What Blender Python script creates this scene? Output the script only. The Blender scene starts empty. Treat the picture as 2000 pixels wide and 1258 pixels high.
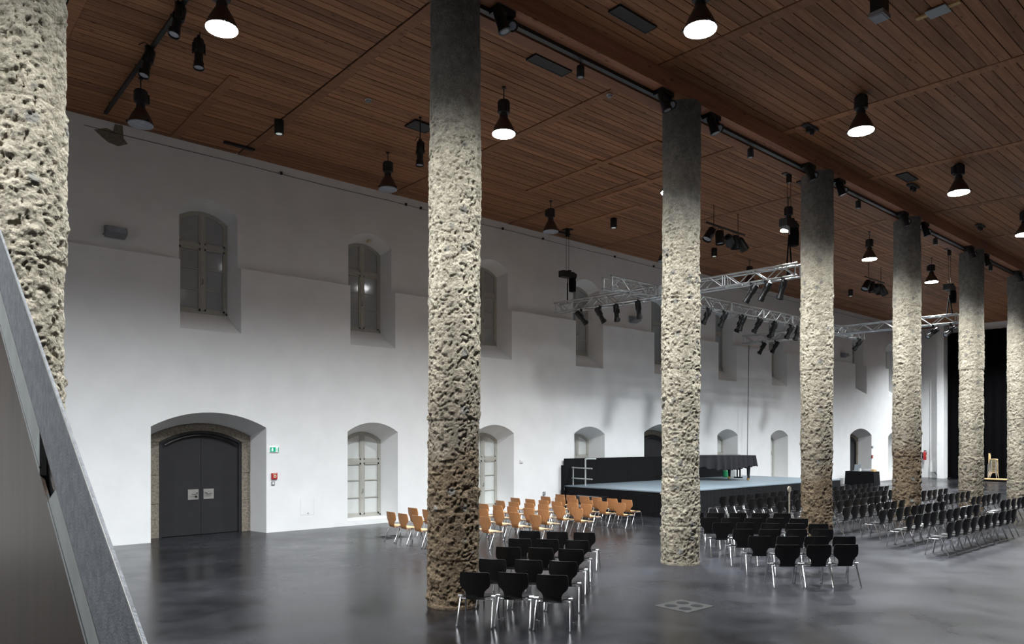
import bpy, bmesh, math, random
import numpy as np
from mathutils import Vector, Matrix, Euler

# ------------------------------------------------------------------ camera, world, exposure
scene = bpy.context.scene
C = scene.collection
random.seed(7)
PI = math.pi
cam_d = bpy.data.cameras.new('camera')
cam_d.sensor_width = 36.0
cam_d.lens = 1430.0 / 2000.0 * 36.0
cam_d.shift_y = (861.0 - 629.0) / 2000.0
cam_d.clip_start = 0.05
cam_d.clip_end = 200
cam = bpy.data.objects.new('camera', cam_d)
C.objects.link(cam)
cam.location = (0, 0, 2.7)
cam.rotation_euler = (PI / 2, 0, math.radians(-41.087))
scene.camera = cam

world = bpy.data.worlds.new('world')
scene.world = world
world.use_nodes = True
world.node_tree.nodes['Background'].inputs[0].default_value = (0.02, 0.025, 0.035, 1)
world.node_tree.nodes['Background'].inputs[1].default_value = 0.3

scene.view_settings.view_transform = 'Standard'
scene.view_settings.look = 'None'
scene.view_settings.gamma = 1.0
scene.view_settings.use_curve_mapping = False
scene.view_settings.exposure = 0.0

LAMP_W = 7600.0            # watts of each lit high-bay lamp
LAMP_CONE = math.radians(144)
LAMP_COL = (0.92, 0.97, 1.0)

# ------------------------------------------------------------------ dimensions of the hall (metres)
WY, WYU, LEDGE = 20.89, 21.09, 7.63     # left wall face, set-back upper face, ledge height
ZL = 10.95                              # ceiling of the left bay
XE = 58.6                               # end wall
COLY, COLR = 9.76, 0.43
BEAM_Y0, BEAM_Y1, BEAM_Z = 9.40, 10.10, 10.08
def zr(y): return 10.45 - 0.02 * (BEAM_Y0 - y)      # slightly sloping ceiling of the right bay

# ------------------------------------------------------------------ mesh helpers
class MB:
    def __init__(self): self.v = []; self.f = []
    def add(self, vs, fs):
        o = len(self.v); self.v += [tuple(p) for p in vs]; self.f += [tuple(i + o for i in f) for f in fs]; return self
    def box(self, a, b):
        x0, y0, z0 = a; x1, y1, z1 = b
        return self.add([(x0,y0,z0),(x1,y0,z0),(x1,y1,z0),(x0,y1,z0),(x0,y0,z1),(x1,y0,z1),(x1,y1,z1),(x0,y1,z1)],
                        [(0,3,2,1),(4,5,6,7),(0,1,5,4),(1,2,6,5),(2,3,7,6),(3,0,4,7)])
    def cbox(self, c, s):
        return self.box([c[i]-s[i]/2 for i in range(3)], [c[i]+s[i]/2 for i in range(3)])
    def tube(self, pts, r, n=8, cap=True):
        pts = [Vector(p) for p in pts]; m = len(pts)
        rs = r if isinstance(r, (list, tuple)) else [r]*m
        vs = []; prev = None
        for i, p in enumerate(pts):
            d = (pts[min(i+1,m-1)] - pts[max(i-1,0)]).normalized()
            if prev is None:
                a = Vector((0,0,1)) if abs(d.z) < .9 else Vector((1,0,0))
                u = d.cross(a).normalized()
            else:
                u = (prev - d*prev.dot(d)).normalized()
            prev = u; w = d.cross(u)
            for k in range(n):
                t = 2*PI*k/n
                vs.append(p + (u*math.cos(t) + w*math.sin(t))*rs[i])
        fs = []
        for i in range(m-1):
            for k in range(n):
                a = i*n+k; b = i*n+(k+1)%n
                fs.append((a,b,b+n,a+n))
        if cap:
            fs.append(tuple(range(n))[::-1]); fs.append(tuple(range((m-1)*n, m*n)))
        return self.add(vs, fs)
    def lathe(self, prof, n=20, org=(0,0,0), axis='z', cap=True):
        vs = []; m = len(prof)
        for r, h in prof:
            for k in range(n):
                t = 2*PI*k/n; c, s = r*math.cos(t), r*math.sin(t)
                p = (c, s, h) if axis == 'z' else ((h, c, s) if axis == 'x' else (s, h, c))
                vs.append((p[0]+org[0], p[1]+org[1], p[2]+org[2]))
        fs = []
        for i in range(m-1):
            for k in range(n):
                a = i*n+k; b = i*n+(k+1)%n
                fs.append((a,b,b+n,a+n))
        if cap:
            fs.append(tuple(range(n))[::-1]); fs.append(tuple(range((m-1)*n, m*n)))
        return self.add(vs, fs)
    def prism(self, poly, f0, f1):
        """poly: 2D points; f0/f1 map a 2D point to 3D on either side"""
        n = len(poly)
        vs = [f0(*p) for p in poly] + [f1(*p) for p in poly]
        fs = [tuple(range(n))[::-1], tuple(range(n, 2*n))]
        for i in range(n):
            j = (i+1) % n; fs.append((i, j, n+j, n+i))
        return self.add(vs, fs)
    def strip(self, outer, inner, f0, f1):
        """ring-like band between two open 2D polylines, with thickness"""
        n = len(outer)
        vs = [f0(*p) for p in outer] + [f0(*p) for p in inner] + [f1(*p) for p in outer] + [f1(*p) for p in inner]
        fs = []
        for i in range(n-1):
            o0,o1,i0,i1 = i,i+1,n+i,n+i+1
            fs += [(o0,o1,i1,i0),(2*n+o0,2*n+i0,2*n+i1,2*n+o1),(o0,2*n+o0,2*n+o1,o1),(i0,i1,2*n+i1,2*n+i0)]
        fs += [(0,n,3*n,2*n),(n-1,3*n-1,4*n-1,2*n-1)]
        return self.add(vs, fs)
    def mesh(self, name, mat, smooth=False, fix=True):
        me = bpy.data.meshes.new(name)
        me.from_pydata(self.v, [], self.f)
        if fix:
            bm = bmesh.new(); bm.from_mesh(me)
            bmesh.ops.recalc_face_normals(bm, faces=bm.faces); bm.to_mesh(me); bm.free()
        if mat: me.materials.append(mat)
        if smooth:
            me.polygons.foreach_set('use_smooth', [True]*len(me.polygons))
            try: me.set_sharp_from_angle(angle=math.radians(40))
            except Exception: pass
        me.update()
        return me
    def build(self, name, mat, parent=None, smooth=False, loc=None, rot=None):
        return link(name, self.mesh(name, mat, smooth), parent, loc, rot)

def link(name, me, parent=None, loc=None, rot=None, scale=None):
    o = bpy.data.objects.new(name, me); C.objects.link(o)
    if parent is not None: o.parent = parent
    if loc is not None: o.location = loc
    if rot is not None: o.rotation_euler = rot
    if scale is not None: o.scale = scale
    return o
def tag(o, label, cat, group=None):
    o['label'] = label; o['category'] = cat
    if group: o['group'] = group
    return o
def thing(name, label, cat, loc=(0,0,0), rz=0.0, group=None):
    o = bpy.data.objects.new(name, None); C.objects.link(o)
    o.empty_display_size = .2
    o.location = loc; o.rotation_euler = (0,0,rz)
    return tag(o, label, cat, group)
def struct(o):
    o['kind'] = 'structure'; return o
def copy_tree(o, parent=None):
    c = o.copy(); C.objects.link(c); c.parent = parent
    for ch in list(o.children): copy_tree(ch, c)
    return c
ORD = ['zeroth','first','second','third','fourth','fifth','sixth','seventh','eighth','ninth','tenth','eleventh','twelfth',
       'thirteenth','fourteenth','fifteenth','sixteenth','seventeenth','eighteenth','nineteenth','twentieth','twenty-first','twenty-second','twenty-third']

# ------------------------------------------------------------------ materials
def mat(name, col, rough=.5, metal=0.0, var=.0, vscale=8.0, bump=0.0, bscale=40.0, emit=None, estr=0.0, coat=0.0, spec=.5, stretch=(1,1,1), space='Object', alpha_t=0.0):
    m = bpy.data.materials.new(name); m.use_nodes = True
    nt = m.node_tree; b = nt.nodes['Principled BSDF']
    b.inputs['Base Color'].default_value = (*col, 1)
    b.inputs['Roughness'].default_value = rough
    b.inputs['Metallic'].default_value = metal
    b.inputs['Specular IOR Level'].default_value = spec
    if coat: b.inputs['Coat Weight'].default_value = coat; b.inputs['Coat Roughness'].default_value = .08
    if emit:
        b.inputs['Emission Color'].default_value = (*emit, 1); b.inputs['Emission Strength'].default_value = estr
    if var or bump:
        if space == 'World':
            g = nt.nodes.new('ShaderNodeNewGeometry'); src = g.outputs['Position']
        else:
            g = nt.nodes.new('ShaderNodeTexCoord'); src = g.outputs['Object']
        mp = nt.nodes.new('ShaderNodeMapping'); mp.inputs['Scale'].default_value = stretch
        nt.links.new(src, mp.inputs['Vector'])
        if var:
            n = nt.nodes.new('ShaderNodeTexNoise'); n.inputs['Scale'].default_value = vscale; n.inputs['Detail'].default_value = 5
            nt.links.new(mp.outputs[0], n.inputs['Vector'])
            r = nt.nodes.new('ShaderNodeMapRange'); r.inputs['From Min'].default_value = .3; r.inputs['From Max'].default_value = .7
            r.inputs['To Min'].default_value = 1-var; r.inputs['To Max'].default_value = 1+var
            nt.links.new(n.outputs['Fac'], r.inputs['Value'])
            mx = nt.nodes.new('ShaderNodeMix'); mx.data_type = 'RGBA'; mx.blend_type = 'MULTIPLY'; mx.inputs[0].default_value = 1
            mx.inputs[6].default_value = (*col, 1); nt.links.new(r.outputs[0], mx.inputs[7])
            nt.links.new(mx.outputs[2], b.inputs['Base Color'])
        if bump:
            n2 = nt.nodes.new('ShaderNodeTexNoise'); n2.inputs['Scale'].default_value = bscale; n2.inputs['Detail'].default_value = 4
            nt.links.new(mp.outputs[0], n2.inputs['Vector'])
            bp = nt.nodes.new('ShaderNodeBump'); bp.inputs['Strength'].default_value = bump; bp.inputs['Distance'].default_value = .02
            nt.links.new(n2.outputs['Fac'], bp.inputs['Height']); nt.links.new(bp.outputs[0], b.inputs['Normal'])
    return m

def N(nt, t, **kw):
    n = nt.nodes.new(t)
    for k, v in kw.items():
        if k in n.inputs: n.inputs[k].default_value = v
        else: setattr(n, k, v)
    return n

M = {}
M['wall'] = mat('white_plaster', (.80,.80,.80), .75, var=.035, vscale=1.3, bump=.12, bscale=9, space='World', spec=.25)
M['grey_wall'] = mat('grey_painted_plaster', (.34,.34,.35), .8, var=.04, vscale=1.3, space='World')
M['white'] = mat('white_paint', (.78,.79,.78), .5, var=.03, vscale=5)
M['frame'] = mat('grey_window_paint', (.40,.39,.35), .5, var=.06, vscale=9)
M['black'] = mat('black_paint_metal', (.007,.007,.008), .42, var=.2, vscale=12)
M['black_matt'] = mat('black_cloth', (.004,.004,.005), .85, var=.3, vscale=6, bump=.3, bscale=15, spec=.2)
M['chrome'] = mat('chrome', (.80,.80,.81), .22, 1.0, var=.05, vscale=20)
M['alu'] = mat('aluminium_tube', (.60,.62,.63), .32, 1.0, var=.08, vscale=15)
M['shell_black'] = mat('black_plywood_shell', (.0035,.003,.003), .30, var=.25, vscale=5, stretch=(4,4,1))
M['shell_wood'] = mat('beech_plywood', (.40,.185,.075), .36, var=.22, vscale=5, stretch=(14,14,1.2))
M['seat_wood'] = mat('pale_beech_seat', (.66,.42,.22), .36, var=.16, vscale=5, stretch=(2,12,12))
M['lamp_body'] = mat('lamp_housing_black', (.02,.02,.023), .5, var=.2, vscale=15)
M['bell'] = mat('brown_aluminium_bell', (.10,.072,.06), .45, .5, var=.1, vscale=9)
M['lens_off'] = mat('frosted_lamp_glass', (.34,.37,.42), .25, var=.12, vscale=12)
M['lens_on'] = mat('lit_lamp_glass', (1,1,1), .4, var=.02, vscale=5, emit=(.97,.985,1), estr=45)
M['steel_door'] = mat('dark_steel_door', (.016,.0155,.018), .5, var=.12, vscale=3)
M['stone'] = mat('rough_stone_jamb', (.22,.19,.15), .85, var=.4, vscale=18, bump=.8, bscale=40)
M['steel_plate'] = mat('brushed_steel', (.75,.74,.70), .3, .8, var=.05)
M['galv'] = mat('galvanised_rail', (.25,.26,.28), .55, .3, var=.25, vscale=30, bump=.15, bscale=150)
M['galv_light'] = mat('pale_zinc_plate', (.42,.44,.43), .5, .25, var=.12, vscale=10)
M['rust'] = mat('brown_patina_steel', (.095,.060,.040), .38, .75, var=.28, vscale=2.2, stretch=(1,3,.4))
M['stage'] = mat('grey_dance_vinyl', (.16,.20,.23), .42, var=.12, vscale=.8)
M['red'] = mat('red_plastic', (.42,.02,.02), .4, var=.06)
M['green'] = mat('sign_green', (.0,.36,.20), .4, var=.04, emit=(.0,.45,.25), estr=.25)
M['sign_white'] = mat('sign_white', (.8,.85,.82), .4, var=.02, emit=(.9,1,.95), estr=.25)
M['cream'] = mat('cream_plastic', (.75,.66,.45), .5, var=.03)
M['grey'] = mat('grey_plastic', (.25,.26,.28), .5, var=.06)
M['vent'] = mat('vent_dark_mesh', (.035,.034,.036), .7, var=.3, vscale=30)
M['brass'] = mat('brass_caster', (.75,.50,.20), .25, .9, var=.1)
M['cable'] = mat('black_cable', (.015,.015,.015), .6, var=.1)
M['plywood'] = mat('raw_plywood', (.60,.40,.18), .6, var=.15, vscale=6, stretch=(1,8,8))
M['laptop'] = mat('laptop_grey', (.30,.34,.38), .3, .2, var=.05)
M['plaster_patch'] = mat('bare_plaster_patch', (.20,.17,.13), .9, var=.25, vscale=14)

def glass_mat():
    m = mat('window_pane', (.36,.38,.39), .08, var=.05, vscale=1.5, spec=.6)
    return m
M['pane'] = glass_mat()
M['pane_white'] = mat('window_pane_with_blind', (.62,.64,.62), .08, var=.04, vscale=1.5, spec=.6)

def curtain_mat():
    m = mat('black_molton_curtain', (.0018,.0018,.0022), .95, var=.3, vscale=3, spec=.05)
    return m
M['curtain'] = curtain_mat()

def floor_mat():
    m = bpy.data.materials.new('polished_dark_floor'); m.use_nodes = True
    nt = m.node_tree; b = nt.nodes['Principled BSDF']; L = nt.links.new
    g = N(nt, 'ShaderNodeNewGeometry')
    n1 = N(nt, 'ShaderNodeTexNoise', Scale=.16, Detail=5.0, Roughness=.6); L(g.outputs['Position'], n1.inputs['Vector'])
    n2 = N(nt, 'ShaderNodeTexNoise', Scale=1.1, Detail=5.0, Roughness=.55, Distortion=.3); L(g.outputs['Position'], n2.inputs['Vector'])
    n3 = N(nt, 'ShaderNodeTexNoise', Scale=30.0, Detail=3.0); L(g.outputs['Position'], n3.inputs['Vector'])
    # paler, rougher part of the floor in front of the big chair block
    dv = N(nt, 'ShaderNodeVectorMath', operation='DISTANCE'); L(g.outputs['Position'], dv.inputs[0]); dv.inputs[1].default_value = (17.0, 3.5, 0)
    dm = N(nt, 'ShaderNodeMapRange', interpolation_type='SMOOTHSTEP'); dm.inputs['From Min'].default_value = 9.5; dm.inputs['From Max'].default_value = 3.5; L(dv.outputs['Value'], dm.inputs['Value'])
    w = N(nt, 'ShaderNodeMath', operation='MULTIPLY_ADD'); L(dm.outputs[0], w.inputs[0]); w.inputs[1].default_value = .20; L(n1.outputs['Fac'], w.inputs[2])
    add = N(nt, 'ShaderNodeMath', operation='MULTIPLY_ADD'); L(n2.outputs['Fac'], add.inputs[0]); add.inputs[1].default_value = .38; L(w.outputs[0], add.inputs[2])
    cr = N(nt, 'ShaderNodeValToRGB'); L(add.outputs[0], cr.inputs['Fac'])
    cr.color_ramp.elements[0].position = .56; cr.color_ramp.elements[0].color = (.0035,.0035,.0040,1)
    cr.color_ramp.elements[1].position = 1.0; cr.color_ramp.elements[1].color = (.030,.030,.036,1)
    sp = N(nt, 'ShaderNodeMapRange'); sp.inputs['From Min'].default_value = .74; sp.inputs['From Max'].default_value = .82
    L(n3.outputs['Fac'], sp.inputs['Value'])
    mx = N(nt, 'ShaderNodeMix', data_type='RGBA'); L(sp.outputs[0], mx.inputs[0]); L(cr.outputs['Color'], mx.inputs[6]); mx.inputs[7].default_value = (.05,.05,.052,1)
    L(mx.outputs[2], b.inputs['Base Color'])
    r = N(nt, 'ShaderNodeMapRange'); r.inputs['From Min'].default_value = .55; r.inputs['From Max'].default_value = 1.0
    r.inputs['To Min'].default_value = .19; r.inputs['To Max'].default_value = .40
    L(add.outputs[0], r.inputs['Value']); L(r.outputs[0], b.inputs['Roughness'])
    b.inputs['Specular IOR Level'].default_value = .28
    bp = N(nt, 'ShaderNodeBump', Strength=.01, Distance=.01); L(n2.outputs['Fac'], bp.inputs['Height']); L(bp.outputs[0], b.inputs['Normal'])
    return m
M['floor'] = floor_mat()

def board_mat(name, c0, c1, c2):
    m = bpy.data.materials.new(name); m.use_nodes = True
    nt = m.node_tree; b = nt.nodes['Principled BSDF']; L = nt.links.new
    g = N(nt, 'ShaderNodeNewGeometry'); oi = N(nt, 'ShaderNodeObjectInfo')
    rnd = N(nt, 'ShaderNodeMath', operation='ADD'); L(oi.outputs['Random'], rnd.inputs[0]); L(g.outputs['Random Per Island'], rnd.inputs[1])
    fr = N(nt, 'ShaderNodeMath', operation='FRACT'); L(rnd.outputs[0], fr.inputs[0])
    mp = N(nt, 'ShaderNodeMapping'); mp.inputs['Scale'].default_value = (.9, 14, 14); L(g.outputs['Position'], mp.inputs['Vector'])
    off = N(nt, 'ShaderNodeVectorMath', operation='ADD'); L(mp.outputs[0], off.inputs[0])
    cmb = N(nt, 'ShaderNodeCombineXYZ'); sc = N(nt, 'ShaderNodeMath', operation='MULTIPLY'); L(fr.outputs[0], sc.inputs[0]); sc.inputs[1].default_value = 37.0
    L(sc.outputs[0], cmb.inputs[0]); L(cmb.outputs[0], off.inputs[1])
    n1 = N(nt, 'ShaderNodeTexNoise', Scale=1.0, Detail=5.0, Roughness=.6, Distortion=.4); L(off.outputs[0], n1.inputs['Vector'])
    # knots
    mp2 = N(nt, 'ShaderNodeMapping'); mp2.inputs['Scale'].default_value = (2.2, 5, 5); L(g.outputs['Position'], mp2.inputs['Vector'])
    vo = N(nt, 'ShaderNodeTexVoronoi', Scale=1.0); L(mp2.outputs[0], vo.inputs['Vector'])
    kn = N(nt, 'ShaderNodeMapRange'); kn.inputs['From Min'].default_value = .06; kn.inputs['From Max'].default_value = .17
    kn.inputs['To Min'].default_value = .45; kn.inputs['To Max'].default_value = 1.0; L(vo.outputs['Distance'], kn.inputs['Value'])
    cr = N(nt, 'ShaderNodeValToRGB'); L(n1.outputs['Fac'], cr.inputs['Fac'])
    cr.color_ramp.elements[0].position = .28; cr.color_ramp.elements[0].color = (*c0,1)
    cr.color_ramp.elements[1].position = .75; cr.color_ramp.elements[1].color = (*c2,1)
    e = cr.color_ramp.elements.new(.5); e.color = (*c1,1)
    vr = N(nt, 'ShaderNodeMapRange'); vr.inputs['To Min'].default_value = .72; vr.inputs['To Max'].default_value = 1.22; L(fr.outputs[0], vr.inputs['Value'])
    mu = N(nt, 'ShaderNodeMath', operation='MULTIPLY'); L(vr.outputs[0], mu.inputs[0]); L(kn.outputs[0], mu.inputs[1])
    mx = N(nt, 'ShaderNodeMix', data_type='RGBA', blend_type='MULTIPLY'); mx.inputs[0].default_value = 1; L(cr.outputs['Color'], mx.inputs[6]); L(mu.outputs[0], mx.inputs[7])
    L(mx.outputs[2], b.inputs['Base Color']); b.inputs['Roughness'].default_value = .6
    b.inputs['Specular IOR Level'].default_value = .3
    return m
M['board'] = board_mat('larch_ceiling_board', (.20,.085,.04), (.30,.135,.065), (.38,.185,.095))
M['beam'] = board_mat('red_brown_beam', (.23,.095,.05), (.33,.145,.08), (.40,.19,.11))
M['dark_void'] = mat('dark_roof_void', (.02,.013,.01), .9, var=.1)

def column_mat():
    m = bpy.data.materials.new('rammed_conglomerate'); m.use_nodes = True
    nt = m.node_tree; b = nt.nodes['Principled BSDF']; L = nt.links.new
    tc = N(nt, 'ShaderNodeTexCoord'); oi = N(nt, 'ShaderNodeObjectInfo')
    cmb = N(nt, 'ShaderNodeCombineXYZ'); sc = N(nt, 'ShaderNodeMath', operation='MULTIPLY'); L(oi.outputs['Random'], sc.inputs[0]); sc.inputs[1].default_value = 50
    L(sc.outputs[0], cmb.inputs[0]); L(sc.outputs[0], cmb.inputs[1])
    P = N(nt, 'ShaderNodeVectorMath', operation='ADD'); L(tc.outputs['Object'], P.inputs[0]); L(cmb.outputs[0], P.inputs[1])
    big = N(nt, 'ShaderNodeTexNoise', Scale=.9, Detail=3.0); L(P.outputs[0], big.inputs['Vector'])
    mid = N(nt, 'ShaderNodeTexNoise', Scale=7.0, Detail=6.0, Roughness=.65); L(P.outputs[0], mid.inputs['Vector'])
    fine = N(nt, 'ShaderNodeTexNoise', Scale=46.0, Detail=6.0, Roughness=.7); L(P.outputs[0], fine.inputs['Vector'])
    vor = N(nt, 'ShaderNodeTexVoronoi', Scale=26.0); L(P.outputs[0], vor.inputs['Vector'])
    stone = N(nt, 'ShaderNodeTexVoronoi', Scale=5.0); L(P.outputs[0], stone.inputs['Vector'])
    sx = N(nt, 'ShaderNodeSeparateXYZ'); L(tc.outputs['Object'], sx.inputs[0])
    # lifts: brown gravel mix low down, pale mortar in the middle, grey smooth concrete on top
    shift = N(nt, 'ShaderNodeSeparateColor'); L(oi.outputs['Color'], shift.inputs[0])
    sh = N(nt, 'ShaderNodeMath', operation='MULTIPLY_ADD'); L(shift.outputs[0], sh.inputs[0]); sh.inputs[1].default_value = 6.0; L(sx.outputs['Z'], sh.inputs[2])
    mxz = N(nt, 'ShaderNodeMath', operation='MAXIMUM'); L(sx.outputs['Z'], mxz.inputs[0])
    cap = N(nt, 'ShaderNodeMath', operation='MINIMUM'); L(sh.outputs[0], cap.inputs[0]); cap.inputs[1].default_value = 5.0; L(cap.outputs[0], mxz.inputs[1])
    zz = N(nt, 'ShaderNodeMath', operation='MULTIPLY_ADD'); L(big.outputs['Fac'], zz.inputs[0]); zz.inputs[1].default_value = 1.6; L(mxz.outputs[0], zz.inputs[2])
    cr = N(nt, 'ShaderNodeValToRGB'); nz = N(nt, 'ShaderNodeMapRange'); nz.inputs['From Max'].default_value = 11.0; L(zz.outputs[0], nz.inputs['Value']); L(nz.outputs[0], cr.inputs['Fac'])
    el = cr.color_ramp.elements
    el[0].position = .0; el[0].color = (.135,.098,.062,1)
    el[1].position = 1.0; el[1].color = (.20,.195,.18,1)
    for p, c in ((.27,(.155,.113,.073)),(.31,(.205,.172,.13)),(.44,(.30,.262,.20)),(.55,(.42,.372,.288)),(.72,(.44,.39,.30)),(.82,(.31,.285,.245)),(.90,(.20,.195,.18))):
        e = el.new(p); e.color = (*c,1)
    mm = N(nt, 'ShaderNodeMapRange'); mm.inputs['From Min'].default_value = .3; mm.inputs['From Max'].default_value = .7; mm.inputs['To Min'].default_value = .66; mm.inputs['To Max'].default_value = 1.30
    L(mid.outputs['Fac'], mm.inputs['Value'])
    ff = N(nt, 'ShaderNodeMapRange'); ff.inputs['From Min'].default_value = .3; ff.inputs['From Max'].default_value = .7; ff.inputs['To Min'].default_value = .6; ff.inputs['To Max'].default_value = 1.35
    L(fine.outputs['Fac'], ff.inputs['Value'])
    mu = N(nt, 'ShaderNodeMath', operation='MULTIPLY'); L(mm.outputs[0], mu.inputs[0]); L(ff.outputs[0], mu.inputs[1])
    m1 = N(nt, 'ShaderNodeMix', data_type='RGBA', blend_type='MULTIPLY'); m1.inputs[0].default_value = 1; L(cr.outputs['Color'], m1.inputs[6]); L(mu.outputs[0], m1.inputs[7])
    # grey pebbles
    hs = N(nt, 'ShaderNodeSeparateColor'); L(stone.outputs['Color'], hs.inputs[0])
    pk = N(nt, 'ShaderNodeMath', operation='GREATER_THAN'); L(hs.outputs[0], pk.inputs[0]); pk.inputs[1].default_value = .80
    near = N(nt, 'ShaderNodeMapRange'); near.inputs['From Min'].default_value = .38; near.inputs['From Max'].default_value = .30; L(stone.outputs['Distance'], near.inputs['Value'])
    pf = N(nt, 'ShaderNodeMath', operation='MULTIPLY'); L(pk.outputs[0], pf.inputs[0]); L(near.outputs[0], pf.inputs[1])
    pf2 = N(nt, 'ShaderNodeMath', operation='MULTIPLY'); L(pf.outputs[0], pf2.inputs[0]); pf2.inputs[1].default_value = .75
    m2 = N(nt, 'ShaderNodeMix', data_type='RGBA'); L(pf2.outputs[0], m2.inputs[0]); L(m1.outputs[2], m2.inputs[6]); m2.inputs[7].default_value = (.20,.195,.18,1)
    L(m2.outputs[2], b.inputs['Base Color'])
    b.inputs['Roughness'].default_value = .92; b.inputs['Specular IOR Level'].default_value = .2
    h = N(nt, 'ShaderNodeMath', operation='MULTIPLY_ADD'); L(vor.outputs['Distance'], h.inputs[0]); h.inputs[1].default_value = -.6; L(fine.outputs['Fac'], h.inputs[2])
    bp = N(nt, 'ShaderNodeBump', Strength=1.0, Distance=.03); L(h.outputs[0], bp.inputs['Height']); L(bp.outputs[0], b.inputs['Normal'])
    return m
M['column'] = column_mat()

# ------------------------------------------------------------------ the setting: floor, walls, ceiling
X0, YR = -7.0, -7.0
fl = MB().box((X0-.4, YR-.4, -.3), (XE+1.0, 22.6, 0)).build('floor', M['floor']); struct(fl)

WIN_C = [7.1 + 5.14*i for i in range(10)]
def arch(w, sill, spring, crown, n=14):
    """open outline: left foot -> left spring -> arc -> right spring -> right foot (x relative)"""
    h = w/2; rise = crown-spring; R = (h*h+rise*rise)/(2*rise); a = math.asin(min(1, h/R))
    pts = [(-h, sill)]
    for i in range(n+1):
        t = -a + 2*a*i/n
        pts.append((R*math.sin(t), crown - R + R*math.cos(t)))
    pts.append((h, sill))
    return pts
def cutter(mb, cx, front, back, yb):
    """splayed opening: profile 'front' at the wall face, 'back' at the frame plane"""
    f = arch(*front); k = arch(*back)
    y0 = WY-.5; t = (y0-WY)/(yb-WY)
    f0 = [(a[0]+(c[0]-a[0])*t, a[1]+(c[1]-a[1])*t) for a, c in zip(f, k)]
    n = len(f)
    vs = [(cx+p[0], y0, p[1]) for p in f0] + [(cx+p[0], yb, p[1]) for p in k] + [(cx+p[0], 22.8, p[1]) for p in k]
    fs = [tuple(range(n))[::-1], tuple(range(2*n, 3*n))]
    for i in range(n):
        j = (i+1) % n; fs += [(i, j, n+j, n+i), (n+i, n+j, 2*n+j, 2*n+i)]
    mb.add(vs, fs)
UP_F, UP_B, UP_Y = (1.66, 5.76, 9.14, 9.54), (1.42, 6.34, 8.98, 9.26), 21.66
LO_F, LO_B, LO_Y = (1.86, .16, 2.99, 3.29), (1.42, .17, 2.72, 3.00), 21.63
DO_F, DO_B, DO_Y = (3.14, -.2, 3.08, 3.49), (2.80, -.2, 2.83, 3.19), 21.74
LOWER = {0:'door',4:'door',8:'door'}
def bool_wall():
    prof = [(WY,-.3),(WY,LEDGE),(WYU,LEDGE+.012),(WYU,ZL+.3),(22.2,ZL+.3),(22.2,-.3)]
    w = MB().prism(prof, lambda y,z:(X0-.4,y,z), lambda y,z:(XE+.6,y,z)).mesh('wall_left', M['wall'])
    wo = link('wall_left', w)
    cut = MB()
    for i, cx in enumerate(WIN_C):
        cutter(cut, cx, UP_F, UP_B, UP_Y)
        if i in LOWER: cutter(cut, cx, DO_F, DO_B, DO_Y)
        else: cutter(cut, cx, LO_F, LO_B, LO_Y)
    co = link('cut', cut.mesh('cut', M['wall']))
    md = wo.modifiers.new('b', 'BOOLEAN'); md.operation = 'DIFFERENCE'; md.object = co; md.solver = 'EXACT'
    dg = bpy.context.evaluated_depsgraph_get()
    me = bpy.data.meshes.new_from_object(wo.evaluated_get(dg))
    wo.modifiers.clear(); wo.data = me; me.name = 'wall_left'
    bpy.data.objects.remove(co)
    return wo
wall = struct(bool_wall())
wr = struct(MB().box((X0-.4, YR-.4, 0), (XE+.6, YR, ZL+.3)).build('wall_right', M['grey_wall']))
wb = struct(MB().box((X0-.4, YR, 0), (X0, WY+.3, ZL+.3)).build('wall_back', M['grey_wall']))
we = MB().box((XE, YR, 0), (XE+.6, WY+.3, ZL+.3))
we.box((XE-.9, 19.18, 0), (XE, 19.62, ZL)).box((XE-.12, 19.62, 0), (XE, 20.35, ZL))
we = struct(we.build('wall_end', M['wall']))

# ceiling: dark backing with boards, cross battens and the long beam over the columns
ce = MB().box((X0, BEAM_Y1, ZL+.05), (XE, 21.6, ZL+.25))
ce.add([(X0,BEAM_Y0,zr(BEAM_Y0)+.05),(XE,BEAM_Y0,zr(BEAM_Y0)+.05),(XE,YR,zr(YR)+.05),(X0,YR,zr(YR)+.05),
        (X0,BEAM_Y0,zr(BEAM_Y0)+.25),(XE,BEAM_Y0,zr(BEAM_Y0)+.25),(XE,YR,zr(YR)+.25),(X0,YR,zr(YR)+.25)],
       [(0,1,2,3),(4,7,6,5),(0,4,5,1),(1,5,6,2),(2,6,7,3),(3,7,4,0)])
ceiling = struct(ce.build('ceiling', M['dark_void']))
MB().box((X0, BEAM_Y0, BEAM_Z), (XE, BEAM_Y1, ZL+.2)).build('beam', M['beam'], ceiling)
MB().box((X0, BEAM_Y0+.46, BEAM_Z-.05), (XE, BEAM_Y1+.03, BEAM_Z+.10)).build('beam_edge_plank', M['beam'], ceiling)

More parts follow.
